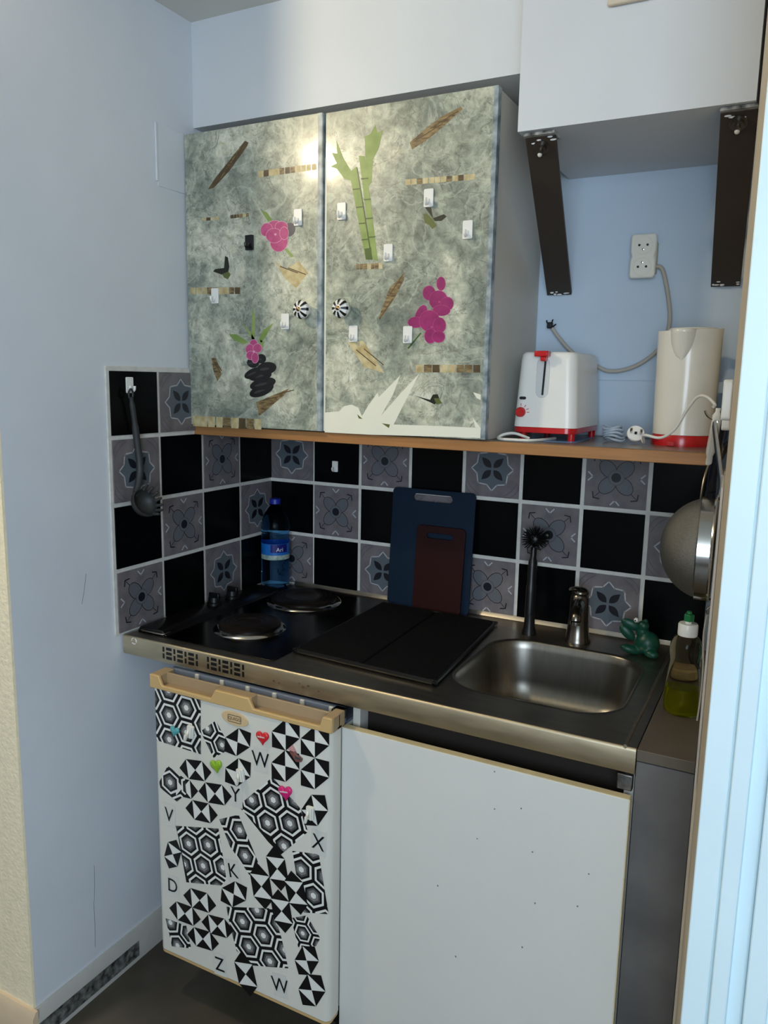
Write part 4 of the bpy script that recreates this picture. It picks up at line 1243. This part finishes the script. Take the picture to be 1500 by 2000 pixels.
def tri_unit(cf, O, U, up=0):
    """square on its corner, quartered black and white, with two black outer triangles"""
    c = w2(cf(*O)); u = w2(cf(*U)) - c; v = Vector((-u.y, u.x))
    g = .985
    mb = MB()
    for P, mi in (((c, c - u, c + v), 0), ((c, c + u, c - v), 0), ((c, c + v, c + u), 1), ((c, c - v, c - u), 1), ((c + u, c + v, c + u + v), 0), ((c - u, c - v, c - u - v), 0)):
        m_ = (P[0] + P[1] + P[2]) / 3
        mb.poly([(m_.x + (p.x - m_.x) * g, FY - .00016 * (4.5 + up), m_.y + (p.y - m_.y) * g) for p in P], mi)
    obj('triangle_sticker', mb, [PBLK, PWHT], door, smooth=0)


def shifted(O, U, d): return (O[0] + d[0], O[1] + d[1]), (U[0] + d[0], U[1] + d[1])


TU = [(cA, (485, 460), (715, 520), 0), (cA, (960, 575), (1195, 635), .3), (cA, (480, 968), (712, 1030), .6), (cA, (960, 1090), (1195, 1155), .9),
      (c6, (658, 605), (745, 640), 0), (c6, (660, 815), (748, 848), .3), (c6, (1195, 1080), (1290, 1085), 0),
      (cB, (515, 365), (670, 548), 0), (cB, (835, 750), (995, 940), .3), (cB, (615, 1040), (765, 1232), .6), (cB, (310, 655), (450, 838), -3.2),
      (cD, (148, 235), (290, 200), 0), (cD, (1140, 885), (1338, 990), 0),
      (cD, (585, 985), (735, 1190), 0), (cD, (876, 1405), (1030, 1600), .3), (cD, (345, 1200), (485, 1402), .6), (cD, (640, 1612), (790, 1808), .9),
      (c7, (935, 345), (988, 276), 0), (c7, (825, 468), (880, 398), .3), (c7, (1066, 512), (1115, 440), .6), (c7, (966, 640), (1020, 575), .9),
      (c7, (715, 1080), (762, 1012), 0), (c7, (1140, 985), (1226, 990), 0), (c7, (1176, 1192), (1272, 1202), .3)]
for cf, O, U, up in TU: tri_unit(cf, O, U, up)

for ch, cf, cx_, cy_, rot in (('W', c6, 820, 730, 2), ('Y', c6, 645, 975, 0), ('V', c6, 182, 1115, -2), ('X', c6, 1222, 1308, -3), ('K', c7, 628, 362, 10), ('D', c7, 207, 466, 0), ('Z', c7, 535, 1015, 4), ('W', c7, 955, 1160, 6)):
    c = w2(cf(cx_, cy_))
    mb = MB()
    cr, sr = math.cos(R(rot)), math.sin(R(rot))
    hw, hh = .0175, .026
    mb.poly([(c.x + x * cr - z * sr, FY - .0005, c.y + x * sr + z * cr) for x, z in ((-hw, -hh), (hw, -hh), (hw, hh), (-hw, hh))], 0)
    for P in text_mesh(ch, .046):
        mb.poly([(c.x + x * cr * .9 - z * sr, FY - .0017, c.y + x * sr * .9 + z * cr) for x, z in P], 1)
    obj('letter_sticker', mb, [FILM, PBLK], door, smooth=0)

# oval maker's badge
bc = w2(c6(642, 440))
bdg = obj('badge', MB().prism(ell(bc.x, bc.y, .034, .0145, R(-3), 28), lambda a, b, d: (a, d, b), FY - .003, FY + .001), mat('badge_tan', S(206, 180, 140), .4), door, bevel=.0008)
mb = MB()
for L in line2(rrect(bc.x - .0165, bc.x + .0165, bc.y - .0072, bc.y + .0072, .002, 2), .0011, True): mb.poly([(a, FY - .0034, b) for a, b in L])
for P in text_mesh('QUIGG', .0098): mb.poly([(bc.x + a, FY - .0035, bc.y + b) for a, b in P])
obj('badge_lettering', mb, mat('badge_brown', S(62, 34, 26), .5), bdg, smooth=0)


# magnets
def heart2(n=26):
    P = []
    for k in range(n):
        t = 2 * math.pi * k / n
        P.append((16 * math.sin(t) ** 3 / 16, (13 * math.cos(t) - 5 * math.cos(2 * t) - 2 * math.cos(3 * t) - math.cos(4 * t)) / 16))
    return P


def heart(cf, cx_, cy_, s, rot, col, lab, script=True):
    c = w2(cf(cx_, cy_))
    e = empty('heart_magnet', (c.x, FY, c.y), lab, 'magnet', 'heart magnets on the fridge')
    cr, sr = math.cos(R(rot)), math.sin(R(rot))
    H = [(c.x + s * (x * cr - z * sr), c.y + s * (x * sr + z * cr)) for x, z in heart2()]
    mb = MB()
    rings = []
    for f_, d in ((1.0, .0008), (1.0, .0035), (.88, .0052), (.5, .0066), (.05, .0070)):
        rings.append([(c.x + (x - c.x) * f_, FY - d - .001, c.y + (z - c.y) * f_) for x, z in H])
    obj('heart', MB().rings(rings), mat('heart_' + lab.split()[0], S(*col), .25, coat=.4), e, smooth=60)
    if script:
        P = [(c.x + s * ((-.55 + 1.1 * k / 18) * cr - (.1 * math.sin(k * 2.0) + .18) * sr), FY - .0088, c.y + s * ((-.55 + 1.1 * k / 18) * sr + (.1 * math.sin(k * 2.0) + .18) * cr)) for k in range(19)]
        obj('script', MB().tube(P, .0005, 5, smooth=2), PWHT, e)


heart(c6, 838, 568, .0155, 4, (206, 40, 46), 'red heart magnet above the first letter W on the fridge')
heart(c6, 515, 765, .0155, 14, (136, 176, 44), 'green heart magnet on the fridge left of the letter W', False)
heart(c6, 997, 950, .0165, 10, (206, 36, 112), 'pink heart magnet on the fridge above the large hexagon sticker')
heart(c6, 226, 522, .0125, -8, (84, 160, 166), 'teal heart magnet on the hexagon sticker at upper left', False)

MW_ = mat('magnet_hook_white', S(228, 226, 216), .35)


def mag_hook(cf, cx_, cy_, rot, lab):
    c = w2(cf(cx_, cy_))
    M = Matrix.Translation((c.x, FY - .0012, c.y)) @ Matrix.Rotation(R(rot), 4, 'Y')
    e = empty('magnetic_hook', (c.x, FY, c.y), lab, 'hook', 'white hooks on the fridge', m=M)
    obj('plate', MB().prism(rrect(-.0085, .0085, -.014, .014, .003, 3), lambda a, b, d: (a, d, b), -.006, 0), MW_, e, local=True, bevel=.001)
    obj('prong', MB().tube([(-.003, -.006, .004), (-.003, -.012, -.008), (-.002, -.017, -.013), (0, -.020, -.008), (.001, -.020, .0)], .003, 8, smooth=4), MW_, e, local=True)
    obj('ridge', MB().box(.002, .006, -.010, -.006, -.012, .012), MW_, e, local=True, bevel=.001)


mag_hook(c6, 338, 528, 4, 'white magnetic hook on the upper left hexagon sticker of the fridge')
mag_hook(c6, 688, 830, -12, 'white magnetic hook on the fridge above the letter Y')
mag_hook(c6, 1172, 1092, 0, 'white magnetic hook on the fridge above the letter X')
c = w2(c6(1070, 690))
e = empty('souvenir_magnet', (c.x, FY, c.y), 'small red and grey souvenir magnet on the triangle stickers', 'magnet')
obj('figure', MB().prism([(c.x - .014, c.y + .012), (c.x - .004, c.y + .010), (c.x + .002, c.y + .002), (c.x + .016, c.y - .004), (c.x + .014, c.y - .011), (c.x + .002, c.y - .013), (c.x - .006, c.y - .004), (c.x - .012, c.y + .003)], lambda a, b, d: (a, d, b), FY - .0065, FY - .0012), mat('souvenir_red', S(150, 92, 84), .4, col2=S(90, 60, 56), scale=150), e, bevel=.001)
obj('roof', MB().prism([(c.x - .016, c.y + .009), (c.x - .009, c.y + .018), (c.x - .001, c.y + .008)], lambda a, b, d: (a, d, b), FY - .0072, FY - .0012), mat('souvenir_pale', S(206, 150, 150), .4), e)
obj('stripe', MB().box(c.x + .000, c.x + .014, FY - .0075, FY - .0064, c.y - .006, c.y - .001), mat('souvenir_grey', S(70, 72, 74), .4), e)

# ------------------------------------------------------------------ sink cupboard
BX0, BX1 = .606, 1.1455
bc_ = empty('sink_cupboard', (.87, -.3, 0), 'white sink base cupboard with plain door below the worktop', 'cupboard')
obj('side_panel', MB().box(BX0, BX0 + .016, -.568, -.02, .0, C - .046), CARC, bc_, bevel=.0008)
obj('side_panel', MB().box(BX1 - .016, BX1, -.568, -.02, .0, C - .046), CARC, bc_, bevel=.0008)
obj('back_panel', MB().box(BX0 + .016, BX1 - .016, -.20, -.19, .0, C - .16), VOID, bc_)
obj('front_rail', MB().box(BX0 + .016, BX1 - .016, -.535, -.52, C - .14, C - .047), VOID, bc_)
obj('hinge_bracket', MB().box(BX1 - .026, BX1 - .001, -.582, -.569, C - .078, C - .050), mat('zinc', S(120, 118, 116), .45, 1, var=.3, scale=90), bc_, bevel=.002)
dw = obj('door', MB().box(BX0 - .006, BX1 - .001, -.600, -.584, .05, C - .0835), DOORW, bc_, bevel=.0008)
obj('edge_band', MB().box(BX0 - .006, BX1 - .001, -.5995, -.5845, C - .0836, C - .0822).box(BX1 - .0011, BX1 + .0004, -.5995, -.5845, .05, C - .0836), DOORE, dw)
sm_ = mat('door_speck', S(110, 104, 96), .7)
rnd = random.Random(21)
for u, v in ((966, 1507), (1018, 1579), (966, 1580), (1045, 1764), (1040, 1664), (932, 1638), (855, 1730), (1128, 1770), (1150, 1707), (890, 1868), (1020, 1850)):
    q = at(u, v, 'y', -.6)
    obj('scuff', MB().prism(ell(q.x, q.z, .0012 + .0008 * rnd.random(), .0014, rnd.random() * 3, 8), lambda a, b, d: (a, d, b), -.6003, -.5995), sm_, dw)

# ------------------------------------------------------------------ utensils on the right wall
def RW(y, off, z): return Vector((xr(y), y, C + z)) + nW * off


MRW = lambda y, z, off=.0: Matrix(((tW.x * -1, -nW.x, 0, 0), (tW.y * -1, -nW.y, 0, 0), (0, 0, 1, 0), (0, 0, 0, 1)))


def wall_plate(y, z, h, wd, lab, prong=True):
    m = MRW(y, z)
    q = RW(y, .0005, z)
    M = Matrix.Translation(q) @ m
    e = empty('wall_hook', q, lab, 'hook', 'large hooks on the right wall', m=M)
    obj('plate', MB().prism(rrect(-wd / 2, wd / 2, -h / 2, h / 2, .006, 4), lambda a, b, d: (a, d, b), -.013, 0), WPLAS, e, local=True, bevel=.002)
    if prong:
        obj('wire_prong', MB().tube([(0, -.0125, -.004), (0, -.016, -.016), (0, -.026, -.020), (0, -.036, -.014), (0, -.040, -.006)], .0022, 8, smooth=4), CHROME, e, local=True)


wall_plate(-.425, .552, .074, .038, 'white wall hook plate holding the strainer and kitchen tools')
wall_plate(-.56, .566, .060, .030, 'white wall hook plate closest to the door frame', False)
hz = .528
# strainer
s0 = RW(-.42, .0085, .312)
stn = empty('strainer', RW(-.42, 0, .21), 'round wire mesh strainer hanging open side to the right wall', 'strainer')
MS = Matrix.Translation(s0) @ nW.to_track_quat('Z', 'Y').to_matrix().to_4x4()
MESH = mat('wire_mesh', S(124, 122, 116), .42, .85, var=.12, scale=260, bump=.5, bscale=900)
rad = .088
obj('mesh_bowl', MB().lathe([(rad * math.sin(t), .004 + rad * .94 * math.cos(t)) for t in [math.pi / 2 * k / 14 for k in range(14, -1, -1)]], MS, 48, cap0=False), MESH, stn, smooth=60)
obj('collar', MB().lathe([(rad + .001, .0), (rad + .001, .024), (rad - .003, .026)], MS, 48, cap0=False, cap1=False), CHROME, stn, smooth=60)
obj('rim', MB().tube([MS @ Vector((rad * math.cos(a), rad * math.sin(a), .002)) for a in [2 * math.pi * k / 36 for k in range(37)]], .0028, 8, smooth=1), CHROME, stn)
obj('handle', MB().tube([RW(-.42, .008, .398), RW(-.425, .006, .425), RW(-.425, .010, .45), RW(-.425, .020, .50), RW(-.425, .024, .522), RW(-.425, .025, .532), RW(-.425, .022, .526)], .0034, 8, flat=1.6), CHROME, stn)
obj('rest_hook', MB().tube([RW(-.42, .006, .226), RW(-.42, .004, .214), RW(-.42, .010, .206), RW(-.42, .008, .198)], .0024, 8), CHROME, stn)
# white handled tool
u1 = empty('kitchen_tool', RW(-.40, .03, .40), 'kitchen tool with long white handle hanging from the wall hook', 'utensil')
pA = at(1403, 797, 'y', -.425); pB = at(1398, 830, 'y', -.42); pC = at(1390, 870, 'y', -.385); pD = at(1384, 905, 'y', -.360); pE = at(1374, 940, 'y', -.338); pF = at(1368, 985, 'y', -.322)
obj('handle', MB().tube([pA, pB, pC, pD], [.0045, .0085, .0085, .006], 10, flat=.7), CREAMP, u1)
obj('rod', MB().tube([pD, pE, pF, pF + Vector((0, 0, -.03))], .0022, 8), CHROME, u1)
obj('blade', MB().ball(pF + Vector((0, 0, -.052)), (.004, .017, .026), seg=16, rn=9), CHROME, u1)
# dark handled tool
u2 = empty('kitchen_tool', RW(-.40, .02, .40), 'kitchen tool with dark navy handle behind the white one', 'utensil')
NAVY = mat('navy_plastic', S(14, 20, 36), .35)
qA = at(1411, 803, 'y', -.415); qB = at(1408, 850, 'y', -.39); qC = at(1396, 905, 'y', -.347); qD = at(1388, 960, 'y', -.320); qE = at(1384, 1000, 'y', -.312)
obj('handle', MB().tube([qA, qB, qC, qD], [.005, .007, .0095, .0095], 10, flat=.6), NAVY, u2)
obj('shaft', MB().tube([qD, qE, qE + Vector((0, 0, -.03))], [.0085, .0075, .006], 8), NAVY, u2)
obj('blade', MB().ball(qE + Vector((.004, .016, -.050)), (.005, .020, .026), seg=16, rn=9), NAVY, u2)
# string loop hanging under the strainer
P3 = [RW(-.43, .010, .198), RW(-.43, .012, .16), RW(-.435, .008, .10), RW(-.44, .008, .05), RW(-.445, .010, .012)]
obj('hanging_cord', MB().tube(P3, .0016, 6), CABLE, label='thin beige cord hanging below the strainer on the right wall', cat='cord')
